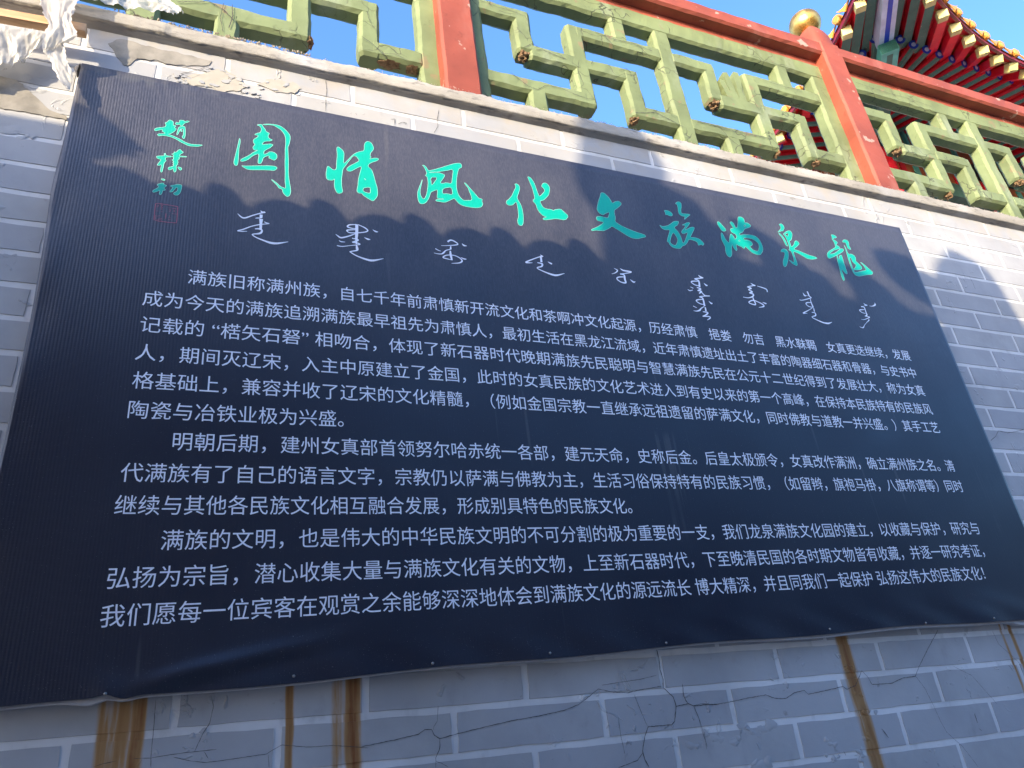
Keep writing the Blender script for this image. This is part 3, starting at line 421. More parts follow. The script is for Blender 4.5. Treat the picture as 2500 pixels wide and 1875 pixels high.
# ------------------------------------------------------------------ banner
sign = empty('banner', (1.9, -.05, 0), label='large black information banner with green calligraphy title and white Chinese text', cat='banner')
YB = -.05
SW, SH = 3.803, 2.0
def sm(x, a, b):
    t = max(0, min(1, (x - a) / (b - a))); return t * t * (3 - 2 * t)
def bowl(x, z):
    """loose vinyl near the bottom hem and the left edge: how far it stands proud"""
    d = 0
    f = sm(z, .15, .05)
    # the long fold rising to the right from the first screw
    if x > .28:
        zc = .012 + (x - .31) * .19
        d -= f * .012 * math.exp(-((z - zc) / .022) ** 2) * sm(x, .30, .45) * sm(x, .95, .60)
        d += f * .002 * math.exp(-((z - zc + .035) / .02) ** 2) * sm(x, .32, .5) * sm(x, .95, .65)
    d -= .006 * math.exp(-((x - .30) / .03) ** 2) * sm(z, .07, .01)
    d -= f * .0014 * math.sin(x * 23 + z * 30) * sm(z, .12, .02)
    d -= .005 * math.exp(-((x - 3.4) / .12) ** 2) * sm(z, .14, .02)
    d -= .003 * math.exp(-((x - .02) / .03) ** 2) * math.sin(z * 17)
    return d
def hem(x): return .009 * sm(x, .35, 1.9) * sm(x, 3.8, 2.7) + .0035 * math.sin(x * 7) * (1 if x < 3.7 else .3) + (-.006 * math.exp(-((x - .34) / .025) ** 2)) + (.006 * math.exp(-((x - .30) / .02) ** 2)) + (-.008 * sm(x, 3.4, 3.75))
nxs, nzs = 330, 90
V = []; F = []
for j in range(nzs + 1):
    tz = (j / nzs) ** 1.7 if j < nzs else 1
    for i in range(nxs + 1):
        x = SW * i / nxs; hb = hem(x); z = hb + (SH - hb) * tz
        xe = x + (-.004 * math.sin(z * 5.1) * math.exp(-((x) / .05) ** 2) - .006 * math.exp(-((z - 1.45) / .12) ** 2) * math.exp(-(x / .04) ** 2))
        V.append((xe, YB + bowl(x, z), z))
W1 = nxs + 1
for j in range(nzs):
    for i in range(nxs): a = j * W1 + i; F.append((a, a + 1, a + W1 + 1, a + W1))
# returns round the frame: bottom hem, left, right and top
def ret(idx, flip, off=(0, 0), yb=-.004):
    b = len(V)
    for q in idx:
        x, y, z = V[q]; V.append((x + off[0] * .3, y + .006, z + off[1] * .3)); V.append((x + off[0], yb, z + off[1]))
    for t in range(len(idx) - 1):
        a0, a1 = idx[t], idx[t + 1]; b0, b1 = b + 2 * t, b + 2 * t + 2
        for f in ((a0, b0, b1, a1), (b0, b0 + 1, b1 + 1, b1)): F.append(f if flip else f[::-1])
ret(list(range(W1)), True, (0, .001), -.022); ret([nzs * W1 + i for i in range(W1)], False)
ret([j * W1 for j in range(nzs + 1)], False); ret([j * W1 + nxs for j in range(nzs + 1)], True)
link('sheet', mesh('sheet', V, F, True), M['vinyl'], sign)
# wooden/metal backing frame strip that shows under the hem
V = []; F = []; n = 240
for i in range(n + 1):
    x = .02 + 3.76 * i / n; w = .0045 + .003 * max(0, math.sin(x * 2.1 + 2)) + (.010 * math.exp(-((x - .27) / .04) ** 2)) + .003 * sm(x, 2.0, 2.6) + (.012 * math.exp(-((x - 3.56) / .05) ** 2))
    zt = hem(x) + .012; zb = hem(x) - w
    V += [(x, YB + .012, zt), (x, YB + .008, zb + .002), (x, YB + .012, zb), (x, -.006, zb + .002)]
for i in range(n):
    for j in range(3): a = i * 4 + j; F.append((a, a + 1, a + 5, a + 4))
link('frame_strip', mesh('frame_strip', V, F), M['strip'], sign, label='pale strip showing beneath the loose bottom hem')
# torn corner, top left
mb = MB(); mb.add([(-.022, -.03, 1.992), (-.001, -.051, 2.0), (-.006, -.05, 1.962), (-.012, -.006, 1.975), (-.002, -.006, 2.0)], [(0, 2, 1), (0, 3, 2), (0, 1, 4), (0, 4, 3)])
mb.build('torn_corner', M['vinyl'], sign)
sv = []; sf = []; ns = 12
sv.append((0, -.0035, 0))
for rr, yy in ((.002, -.0033), (.0036, -.002), (.004, 0)):
    for a in range(ns): t = a / ns * 2 * math.pi; sv.append((rr * math.cos(t), yy, rr * math.sin(t)))
for a in range(ns): sf.append((0, 1 + a, 1 + (a + 1) % ns))
for q in range(2):
    for a in range(ns): sf.append((1 + q * ns + a, 1 + (q + 1) * ns + a, 1 + (q + 1) * ns + (a + 1) % ns, 1 + q * ns + (a + 1) % ns))
sm_me = mesh('screw', sv, sf, True); sm_me.materials.append(M['screw'])
for x, z in ((.301, .010), (.726, .015), (1.095, .018), (1.453, .019), (1.859, .021), (2.538, .022), (3.009, .016), (3.381, .012)):
    o = link('screw', sm_me, None, sign); o.matrix_basis = Matrix.Translation((x, YB + bowl(x, z) - .001, z))

# --- running text
LINES = ["满族旧称满州族，自七千年前肃慎新开流文化和茶啊冲文化起源，历经肃慎　挹娄　勿吉　黑水靺鞨　女真更迭继续，发展",
"成为今天的满族追溯满族最早祖先为肃慎人，最初生活在黑龙江流域，近年肃慎遗址出土了丰富的陶器细石器和骨器，与史书中",
"记载的 “楛矢石砮” 相吻合，体现了新石器时代晚期满族先民聪明与智慧满族先民在公元十二世纪得到了发展壮大，称为女真",
"人，期间灭辽宋，入主中原建立了金国，此时的女真民族的文化艺术进入到有史以来的第一个高峰，在保持本民族特有的民族风",
"格基础上，兼容并收了辽宋的文化精髓，（例如金国宗教一直继承远祖遗留的萨满文化，同时佛教与道教一并兴盛。）其手工艺",
"陶瓷与冶铁业极为兴盛。",
"明朝后期，建州女真部首领努尔哈赤统一各部，建元天命，史称后金。后皇太极颁令，女真改作满洲，确立满州族之名。清",
"代满族有了自己的语言文字，宗教仍以萨满与佛教为主，生活习俗保持特有的民族习惯，（如留辫，旗袍马褂，八旗称谓等）同时",
"继续与其他各民族文化相互融合发展，形成别具特色的民族文化。",
"满族的文明，也是伟大的中华民族文明的不可分割的极为重要的一支，我们龙泉满族文化园的建立，以收藏与保护，研究与",
"弘扬为宗旨，潜心收集大量与满族文化有关的文物，上至新石器时代，下至晚清民国的各时期文物皆有收藏，并逐一研究考证，",
"我们愿每一位宾客在观赏之余能够深深地体会到满族文化的源远流长 博大精深，并且同我们一起保护 弘扬这伟大的民族文化！"]
# x from, x to, height of the foot of the glyphs
POS = [(.390, 3.492, 1.168), (.274, 3.486, 1.076), (.276, 3.495, .986), (.273, 3.497, .893), (.274, 3.498, .803), (.273, .860, .712),
       (.392, 3.499, .622), (.274, 3.502, .529), (.270, 1.825, .439), (.387, 3.499, .345), (.274, 3.477, .251), (.270, 3.428, .160)]
# real glyph measures of the font are found per line, then the line is fitted between its two ends
dg = bpy.context.evaluated_depsgraph_get()
def text_mesh(s, bold=.0):
    cu = bpy.data.curves.new('text', 'FONT'); cu.body = s; cu.size = 1; cu.resolution_u = 3; cu.offset = bold; cu.fill_mode = 'FRONT'
    ob = bpy.data.objects.new('text', cu); COL.objects.link(ob); bpy.context.view_layer.update()
    d = bpy.context.evaluated_depsgraph_get()
    me = bpy.data.meshes.new_from_object(ob.evaluated_get(d)); COL.objects.unlink(ob); bpy.data.objects.remove(ob)
    return me
fx = text_mesh('国'); gz0 = min(v.co.y for v in fx.vertices); gz1 = max(v.co.y for v in fx.vertices)
for li, (s, (x0, x1, z0)) in enumerate(zip(LINES, POS)):
    me = text_mesh(s, .0)
    a = min(v.co.x for v in me.vertices); b = max(v.co.x for v in me.vertices)
    sx = (x1 - x0) / (b - a); sz = .0515 / (gz1 - gz0)
    for v in me.vertices:
        x, y = v.co.x, v.co.y
        v.co = (x0 + (x - a) * sx, YB - .0012, z0 + .001 + (y - gz0) * sz)
    me.name = 'text_line'; link('text_line', me, M['ink_white'], sign, kind='stuff')

# --- calligraphy: each character is cut as closed outlines, holes included
def outline_char(polys, y, mat, name, edge_mat):
    cu = bpy.data.curves.new(name, 'CURVE'); cu.dimensions = '2D'; cu.fill_mode = 'FRONT'
    for poly in polys:
        P = [(p[0] / 4000, p[1] / 4000) for p in poly]
        # one round of corner cutting softens the brush outline
        Q = []
        for i in range(len(P)):
            a = P[i]; b = P[(i + 1) % len(P)]
            Q += [(a[0] * .78 + b[0] * .22, a[1] * .78 + b[1] * .22), (a[0] * .22 + b[0] * .78, a[1] * .22 + b[1] * .78)]
        sp = cu.splines.new('POLY'); sp.points.add(len(Q) - 1); sp.use_cyclic_u = True
        for i, q in enumerate(Q): sp.points[i].co = (q[0], q[1], 0, 1)
    ob = bpy.data.objects.new(name, cu); COL.objects.link(ob); bpy.context.view_layer.update()
    me = bpy.data.meshes.new_from_object(ob.evaluated_get(bpy.context.evaluated_depsgraph_get())); COL.objects.unlink(ob); bpy.data.objects.remove(ob)
    for v in me.vertices: v.co = (v.co.x, y, v.co.y)
    me.flip_normals() if me.polygons and me.polygons[0].normal.y > 0 else None
    o = link(name, me, mat, sign)
    mb = MB()
    for poly in polys:
        P = [(p[0] / 4000, p[1] / 4000) for p in poly]; Q = []
        for i in range(len(P)):
            a = P[i]; b = P[(i + 1) % len(P)]
            Q += [(a[0] * .78 + b[0] * .22, a[1] * .78 + b[1] * .22), (a[0] * .22 + b[0] * .78, a[1] * .22 + b[1] * .78)]
        n = len(Q); VV = []
        for i, p in enumerate(Q):
            a = Q[i - 1]; b = Q[(i + 1) % n]; dx, dz = b[0] - a[0], b[1] - a[1]; l = math.hypot(dx, dz) or 1; w = .0007
            VV += [(p[0] - dz / l * w, y - .0002, p[1] + dx / l * w), (p[0] + dz / l * w, y - .0002, p[1] - dx / l * w)]
        mb.add(VV, [(2 * i, 2 * i + 1, (2 * i + 3) % (2 * n), (2 * i + 2) % (2 * n)) for i in range(n)])
    e = mb.build('pale_edge', edge_mat); e.parent = o
    return o
for ci, (nm, polys) in enumerate(TITLE):
    outline_char(polys, YB - .0013, M['ink_green'], 'title_character' if ci > 2 else 'signature_character', M['ink_edge'])

def catmull(P, n=6):
    out = []
    for i in range(len(P) - 1):
        p0 = P[max(0, i - 1)]; p1 = P[i]; p2 = P[i + 1]; p3 = P[min(len(P) - 1, i + 2)]
        for k_ in range(n):
            t = k_ / n
            out.append([.5 * ((2 * b) + (-a + c) * t + (2 * a - 5 * b + 4 * c - d) * t * t + (-a + 3 * b - 3 * c + d) * t ** 3) for a, b, c, d in zip(p0, p1, p2, p3)])
    out.append(list(P[-1])); return out
for gi, glyph in enumerate(MANCHU):
    mb = MB(); y = YB - .0010
    seal = gi == len(MANCHU) - 1
    for stroke in glyph:
        P = catmull([[v / 4000 for v in p] for p in stroke], 1 if seal and len(stroke) < 5 else 5); VV = []; y -= .00003
        for i, p in enumerate(P):
            a = P[max(0, i - 1)]; b = P[min(len(P) - 1, i + 1)]; dx, dz = b[0] - a[0], b[1] - a[1]; l = math.hypot(dx, dz) or 1; w = max(.0005, p[2] * .5) * (1.0 if not seal else .9)
            y -= .000004
            VV += [(p[0] - dz / l * w, y, p[1] + dx / l * w), (p[0] + dz / l * w, y, p[1] - dx / l * w)]
        mb.add(VV, [(2 * i, 2 * i + 1, 2 * i + 3, 2 * i + 2) for i in range(len(P) - 1)])
    mb.build('seal_mark' if seal else 'manchu_word', M['ink_seal'] if seal else M['ink_white'], sign)

# ------------------------------------------------------------------ balustrade
bal = empty('balustrade', (2.6, .05, 2.3), label='cracked green cement lattice balustrade with red posts and rail on top of the wall', cat='railing')
BARS = []
def rough_bar(name, x0, x1, z0, z1, mat=M['green'], y0=.05, y1=.135, ch=.015, jit=.0015, parent=bal, seg=.035, lumpy=.006):
    """cast cement bar: chamfered, slightly uneven"""
    horiz = (x1 - x0) >= (z1 - z0); L = (x1 - x0) if horiz else (z1 - z0); n = max(2, int(L / seg))
    yo = U(0, .0035); oo = U(0, 50)
    BARS.append((x0 + .004, x1 - .004, z0 + .004, z1 - .004))
    V = []; F = []
    def ring(t, k_):
        w0, w1 = (z0, z1) if horiz else (x0, x1)
        w0 += lumpy * noise.noise(Vector((t * 9, oo, 0))) ; w1 += lumpy * noise.noise(Vector((t * 9, oo + 9, 0)))
        fy = y0 + yo + .0015 * noise.noise(Vector((t * 12, oo, 4)))
        c1 = (w0 + w1) / 2
        R_ = [(fy, w0 + ch), (fy, w1 - ch), (fy + ch, w1), (y1 - ch, w1), (y1, w1 - ch), (y1, w0 + ch), (y1 - ch, w0), (fy + ch, w0)]
        R_ = [(y + (k_ * (ch * .8) if y < .09 else 0), c1 + (w - c1) * (1 - k_ * .14)) for y, w in R_]
        return [((t, y + U(-jit, jit), w + U(-jit, jit)) if horiz else (w + U(-jit, jit), y + U(-jit, jit), t)) for y, w in R_]
    a0 = x0 if horiz else z0
    ts = [(a0, 1)] + [(a0 + ch + (L - 2 * ch) * i / n, 0) for i in range(n + 1)] + [(a0 + L, 1)]
    for t, k_ in ts: V += ring(t, k_)
    m = len(ts)
    for i in range(m - 1):
        for j in range(8):
            q = (i * 8 + j, i * 8 + (j + 1) % 8, (i + 1) * 8 + (j + 1) % 8, (i + 1) * 8 + j); F.append(q if horiz else q[::-1])
    F.append(tuple(range(8))[::-1] if horiz else tuple(range(8))); F.append(tuple((m - 1) * 8 + j for j in range(8)) if horiz else tuple((m - 1) * 8 + j for j in range(8))[::-1])
    bm = bmesh.new(); vv = [bm.verts.new(v) for v in V]
    for f in F:
        try: bm.faces.new([vv[i] for i in f])
        except ValueError: pass
    bmesh.ops.recalc_face_normals(bm, faces=bm.faces)
    me = bpy.data.meshes.new(name); bm.to_mesh(me); bm.free()
    return link(name, me, mat, parent)
H2 = .0475; r0, r1, r2 = 2.549, 2.801, 3.036
def core(x, z, sx=.03, sz=.03, sy=.035, y=.085, mat=None, name='broken_core'):
    bm = bmesh.new(); bmesh.ops.create_icosphere(bm, subdivisions=3, radius=1)
    o_ = U(0, 99)
    for v in bm.verts:
        q = .8 + .5 * noise.noise(v.co * 1.9 + Vector((o_, 0, 0))) + .45 * noise.noise(v.co * 7 + Vector((0, o_, 0)))
        v.co = Vector((x + v.co.x * sx * q, y + v.co.y * sy * q, z + v.co.z * sz * q))
    me = bpy.data.meshes.new(name); bm.to_mesh(me); bm.free(); return link(name, me, mat or M['core'], bal)
cracks = []
def unit(xL, xR, broken=None, w=H2):
    s = (xR - xL) / 1.03
    B = xL + .217 * s; D = xL + .517 * s; Fx = xL + .80 * s; I = xL + .81 * s; Lx = xL + .24 * s
    rough_bar('lattice_bar', D - w, D + w, r0 - w, r2 + w)
    rough_bar('lattice_bar', xL - .03, B - .01, r2 - w, r2 + w)
    if broken == 'ends':
        rough_bar('lattice_bar', B - w, B + w, r1 - .02, r2 + w)
        rough_bar('lattice_bar', B + .012, D, r1 - w - .012, r1 + w - .006)
        core(B - .005, r1 - .028, .034, .030)
    else:
        rough_bar('lattice_bar', B - w, B + w, r1 - w, r2 + w)
        rough_bar('lattice_bar', B, D, r1 - w, r1 + w)
    rough_bar('lattice_bar', D, xR + .02, r2 - w, r2 + w)
    rough_bar('lattice_bar', Fx - w, Fx + w, r2, 3.24)
    rough_bar('lattice_bar', D, I + .01, r1 - w, r1 + w)
    rough_bar('lattice_bar', I - w, I + w, r0 - w, r1 + w)
    rough_bar('lattice_bar', I, xR + .02, r0 - w, r0 + w)
    rough_bar('lattice_bar', xL - .03, D, r0 - w, r0 + w)
    rough_bar('lattice_bar', Lx - w, Lx + w, 2.285, r0)
    return dict(B=B, D=D, F=Fx, I=I, L=Lx)
posts = [(-1.20, -1.036), (1.316, 1.484), (3.836, 4.002), (6.356, 6.523)]
units = []
for (a0, a1), (b0, b1) in zip(posts, posts[1:]):
    xs_, xe_ = a1 + .08, b0 - .104 if b0 > 3 else b0 - .083
    g0 = xs_ + (xe_ - xs_ - .11) / 2 - (.0 if b0 > 3 else 0); g1 = g0 + .11
    rough_bar('lattice_bar', a1 - .03, xs_, 2.285, 3.24); rough_bar('lattice_bar', xe_, b0 + .03, 2.285, 3.24); rough_bar('lattice_bar', g0, g1, 2.285, 3.24)
    rough_bar('lattice_bar', a1 - .03, b0 + .03, 3.216, 3.347)
    units.append(unit(xs_, g0, 'ends' if b0 > 3 else None)); units.append(unit(g1, xe_, 'ends'))
# jagged cracks on the bar faces
CR = [((1.56, 3.055), (1.66, 3.04), (1.72, 3.045), (1.80, 3.03), (1.812, 3.0)), ((1.76, 2.79), (1.81, 2.835), (1.85, 2.825)), ((1.83, 2.80), (1.87, 2.812), (1.92, 2.80), (1.99, 2.785)),
      ((1.66, 2.60), (1.75, 2.53), (1.80, 2.52), (1.85, 2.565), (1.93, 2.57), (2.0, 2.55), (2.07, 2.54), (2.115, 2.56)),
      ((2.32, 2.52), (2.40, 2.54), (2.46, 2.56), (2.53, 2.535), (2.62, 2.50)), ((2.30, 2.81), (2.35, 2.835), (2.37, 2.81)), ((2.14, 2.86), (2.145, 2.82), (2.135, 2.80)),
      ((.25, 2.53), (.33, 2.56), (.36, 2.58), (.42, 2.55), (.46, 2.50)), ((.60, 2.50), (.66, 2.49), (.72, 2.47)), ((.96, 2.60), (1.02, 2.56), (1.06, 2.515), (1.12, 2.53), (1.20, 2.50)),
      ((3.0, 2.745), (3.08, 2.74), (3.16, 2.755)), ((3.55, 2.52), (3.60, 2.56), (3.66, 2.55)), ((4.25, 2.90), (4.28, 2.84), (4.33, 2.80)), ((4.50, 2.54), (4.58, 2.50), (4.62, 2.46)),
      ((4.12, 3.28), (4.35, 3.27), (4.6, 3.275), (4.8, 3.26)), ((2.2, 3.06), (2.3, 3.04), (2.42, 3.05), (2.55, 3.03)), ((3.3, 3.05), (3.45, 3.04), (3.6, 3.055)), ((2.72, 2.57), (2.95, 2.56), (3.2, 2.57)),
      ((1.0, 2.76), (1.01, 2.70), (1.03, 2.66)), ((3.06, 2.45), (3.04, 2.40), (3.05, 2.34)), ((.42, 2.60), (.41, 2.50), (.425, 2.42)), ((.45, 2.59), (.455, 2.52), (.445, 2.45))]
mb = MB()
def on_bar(p): return any(a < p[0] < b and c < p[1] < d for a, b, c, d in BARS)
for i, c_ in enumerate(CR):
    fine = []
    for a, b in zip(c_, c_[1:]):
        n_ = max(1, int(math.hypot(b[0] - a[0], b[1] - a[1]) / .012)); fine += [(a[0] + (b[0] - a[0]) * q / n_, a[1] + (b[1] - a[1]) * q / n_) for q in range(n_)]
    run = []; mb = MB(); w_ = U(.002, .0038)
    for p_ in fine + [c_[-1], None]:
        if p_ and on_bar(p_): run.append(p_)
        else:
            if len(run) > 1: ribbon(mb, run, w_, .0475 - .0001 * i, .45)
            run = []
    if mb.V: mb.build('crack', M['crack'], bal)
for x, z, sx, sz in ((.757, 2.520, .018, .026), (2.34, 2.500, .026, .018), (3.53, 2.50, .03, .018), (4.36, 2.80, .026, .028), (4.60, 2.50, .02, .03), (4.92, 2.545, .05, .014), (3.25, 2.50, .012, .02), (1.10, 2.497, .05, .008), (1.20, 2.497, .03, .008)):
    core(x, z, sx, sz, .03, .083)
# broken stumps standing above the second cross bar in the right half of the middle bay
for x, h, l in ((3.055, .20, -.02), (3.105, .23, .012), (3.02, .13, -.03)):
    mb = MB(); V = []
    for t in range(7):
        zz = r1 + .03 + h * t / 6; ww = .022 * (1 - .25 * t / 6) + U(-.003, .003); xo = l * t / 6
        V += [(x + xo - ww, .055, zz), (x + xo + ww, .052, zz + U(-.008, .008)), (x + xo + ww * .8, .105, zz + U(-.006, .006)), (x + xo - ww * .8, .10, zz)]
    F = [(4 * t + j, 4 * t + (j + 1) % 4, 4 * t + 4 + (j + 1) % 4, 4 * t + 4 + j) for t in range(6) for j in range(4)] + [(27, 26, 25, 24)]
    mb.add(V, F); mb.build('broken_stump', M['green'], bal)
# posts, with caps and gilded balls
for a, b in posts:
    p = rough_bar('post', a, b, 2.285, 3.50, M['red'], -.02, .175, .012, .0012, bal, .06, .002)
    bm = bmesh.new(); c_ = (a + b) / 2; hw = (b - a) / 2; ym = .078
    rings = [(3.43, 1.02, 1.02), (3.51, 1.05, 1.03), (3.59, .98, .96), (3.65, .83, .80), (3.695, .60, .58), (3.715, .32, .30)]
    prev = None
    for z, s1, s2 in rings:
        r_ = []
        for q in range(16):
            t = q / 16 * 2 * math.pi; e = .55
            cx_ = math.copysign(abs(math.cos(t)) ** e, math.cos(t)); sy_ = math.copysign(abs(math.sin(t)) ** e, math.sin(t))
            r_.append(bm.verts.new((c_ + hw * s1 * cx_ + U(-.0015, .0015), ym + .09 * s2 * sy_ + U(-.0015, .0015), z + U(-.002, .002))))
        if prev:
            for q in range(16): bm.faces.new((prev[q], prev[(q + 1) % 16], r_[(q + 1) % 16], r_[q]))
        prev = r_
    bm.faces.new(prev); bmesh.ops.recalc_face_normals(bm, faces=bm.faces)
    me = bpy.data.meshes.new('cap'); bm.to_mesh(me); bm.free(); me.polygons.foreach_set('use_smooth', [True] * len(me.polygons))
    link('cap', me, M['red']).parent = p; p.children[0].matrix_parent_inverse = p.matrix_world.inverted()
    bm = bmesh.new(); bmesh.ops.create_uvsphere(bm, u_segments=48, v_segments=32, radius=1)
    bc = Vector((c_ + .03, .10, 3.812))
    for v in bm.verts:
        q = 1 + .012 * noise.noise(v.co * 2.2); v.co = Vector((v.co.x * .101 * q, v.co.y * .101 * q, v.co.z * .098 * q)) + bc
    me = bpy.data.meshes.new('gilded_ball'); bm.to_mesh(me); bm.free(); me.polygons.foreach_set('use_smooth', [True] * len(me.polygons))
    link('gilded_ball', me, M['gold']).parent = p
for (a0, a1), (b0, b1) in zip(posts, posts[1:]):
    rough_bar('rail_neck', a1 - .03, b0 + .03, 3.335, 3.40, M['red'], .058, .13, .006, .001, bal, .06, .002)
    rough_bar('top_rail', a1 - .03, b0 + .03, 3.386, 3.492, M['red'], -.014, .16, .014, .0012, bal, .05, .003)

# ------------------------------------------------------------------ batten and torn plastic at the left end
mb = MB()
def batten(x0, x1, za, zb, y0, y1, h):
    V = []; n = 14
    for i in range(n + 1):
        t = i / n; x = x0 + (x1 - x0) * t; z = za + (zb - za) * t + .0015 * n1(x, 20, 3)
        V += [(x, y0, z), (x, y0, z + h), (x, y1, z + h), (x, y1, z)]
    F = [(4 * i + j, 4 * i + (j + 1) % 4, 4 * i + 4 + (j + 1) % 4, 4 * i + 4 + j) for i in range(n) for j in range(4)] + [(0, 1, 2, 3), (4 * n + 3, 4 * n + 2, 4 * n + 1, 4 * n)]
    mb.add(V, F)
batten(-1.1, .004, 2.045, 2.108, -.092, -.060, .034)
mb.build('batten', M['wood'], None, label='sawn pine batten nailed under the ledge above the banner corner', cat='timber')
def film(name, left, right, nu=26, nv=34, amp=.012, seed=1, fx=2.5, fy=2.6, fine=.15, **kw):
    """crumpled plastic lofted between two edges given as (x, y, z) rows"""
    V = []; F = []
    def samp(P, t):
        q = catmull(P, 8); i = t * (len(q) - 1); a = int(i); b = min(a + 1, len(q) - 1); f = i - a
        return Vector([u + (v - u) * f for u, v in zip(q[a], q[b])])
    for j in range(nv + 1):
        A = samp(left, j / nv); B = samp(right, j / nv)
        for i in range(nu + 1):
            t = i / nu; p = A.lerp(B, t); s_ = Vector((t * fx, j / nv * fy + t * .8, seed * 7.3))
            rid = 1 - abs(noise.noise(s_)) * 2; rid2 = 1 - abs(noise.noise(s_ * 2.7)) * 2; rid3 = noise.noise(s_ * 7)
            p.y -= amp * (rid + .55 * rid2 + fine * rid3); p.z += amp * .25 * rid2; p.x += amp * .2 * rid3
            if i in (0, nu): p.x += U(-.004, .004)
            if j == nv: p.z += U(-.01, .01)
            V.append(p)
    W_ = nu + 1
    F = [(j * W_ + i, j * W_ + i + 1, (j + 1) * W_ + i + 1, (j + 1) * W_ + i) for j in range(nv) for i in range(nu)]
    return link(name, mesh(name, V, F, True), M['plastic'], None, **kw)
G_ = 'torn plastic on the ledge'
film('plastic_sheet', [(-.165, -.100, 2.30), (-.142, -.115, 2.20), (-.118, -.125, 2.12), (-.092, -.128, 2.06), (-.094, -.128, 2.00), (-.090, -.12, 1.935)],
     [(-.005, -.100, 2.32), (-.022, -.115, 2.22), (-.026, -.125, 2.15), (-.030, -.130, 2.09), (-.004, -.132, 2.02), (-.040, -.12, 1.985)], 30, 40, .010, 1, label='crumpled white plastic strip tied over the end of the batten', cat='plastic sheet', group=G_)
film('plastic_sheet', [(-.094, -.120, 2.03), (-.092, -.118, 1.955), (-.064, -.116, 1.905), (-.040, -.112, 1.85), (-.002, -.106, 1.805)],
     [(-.048, -.122, 2.06), (-.040, -.120, 1.99), (-.024, -.116, 1.94), (-.012, -.112, 1.90), (.006, -.108, 1.86)], 14, 24, .006, 2, label='thin clear plastic tail hanging down to the top left banner corner', cat='plastic sheet', group=G_)
film('plastic_sheet', [(-1.2, -.08, 1.98), (-.8, -.08, 1.90), (-.45, -.07, 1.86), (-.27, -.06, 1.87), (-.185, -.055, 1.925), (-.150, -.05, 1.955)],
     [(-1.1, -.072, 2.03), (-.7, -.072, 2.04), (-.35, -.072, 2.055), (-.25, -.072, 2.062), (-.16, -.072, 2.07), (-.085, -.072, 2.078)], 34, 120, .010, 3, 1.2, 8, .05, label='bunched white plastic sheeting hanging below the pine batten', cat='plastic sheet', group=G_)
film('plastic_sheet', [(-.9, -.07, 2.33), (-.30, -.07, 2.30), (-.10, -.06, 2.27), (.02, -.055, 2.296), (.10, -.05, 2.306), (.19, -.05, 2.325), (.245, -.05, 2.322)],
     [(-.9, -.05, 2.50), (-.32, -.05, 2.50), (-.10, -.05, 2.46), (.05, -.04, 2.43), (.13, -.04, 2.42), (.22, -.05, 2.41), (.290, -.055, 2.345)], 26, 80, .012, 4, 2.0, 8, .1, label='pale plastic film draped over the left balusters above the ledge', cat='plastic sheet', group=G_)

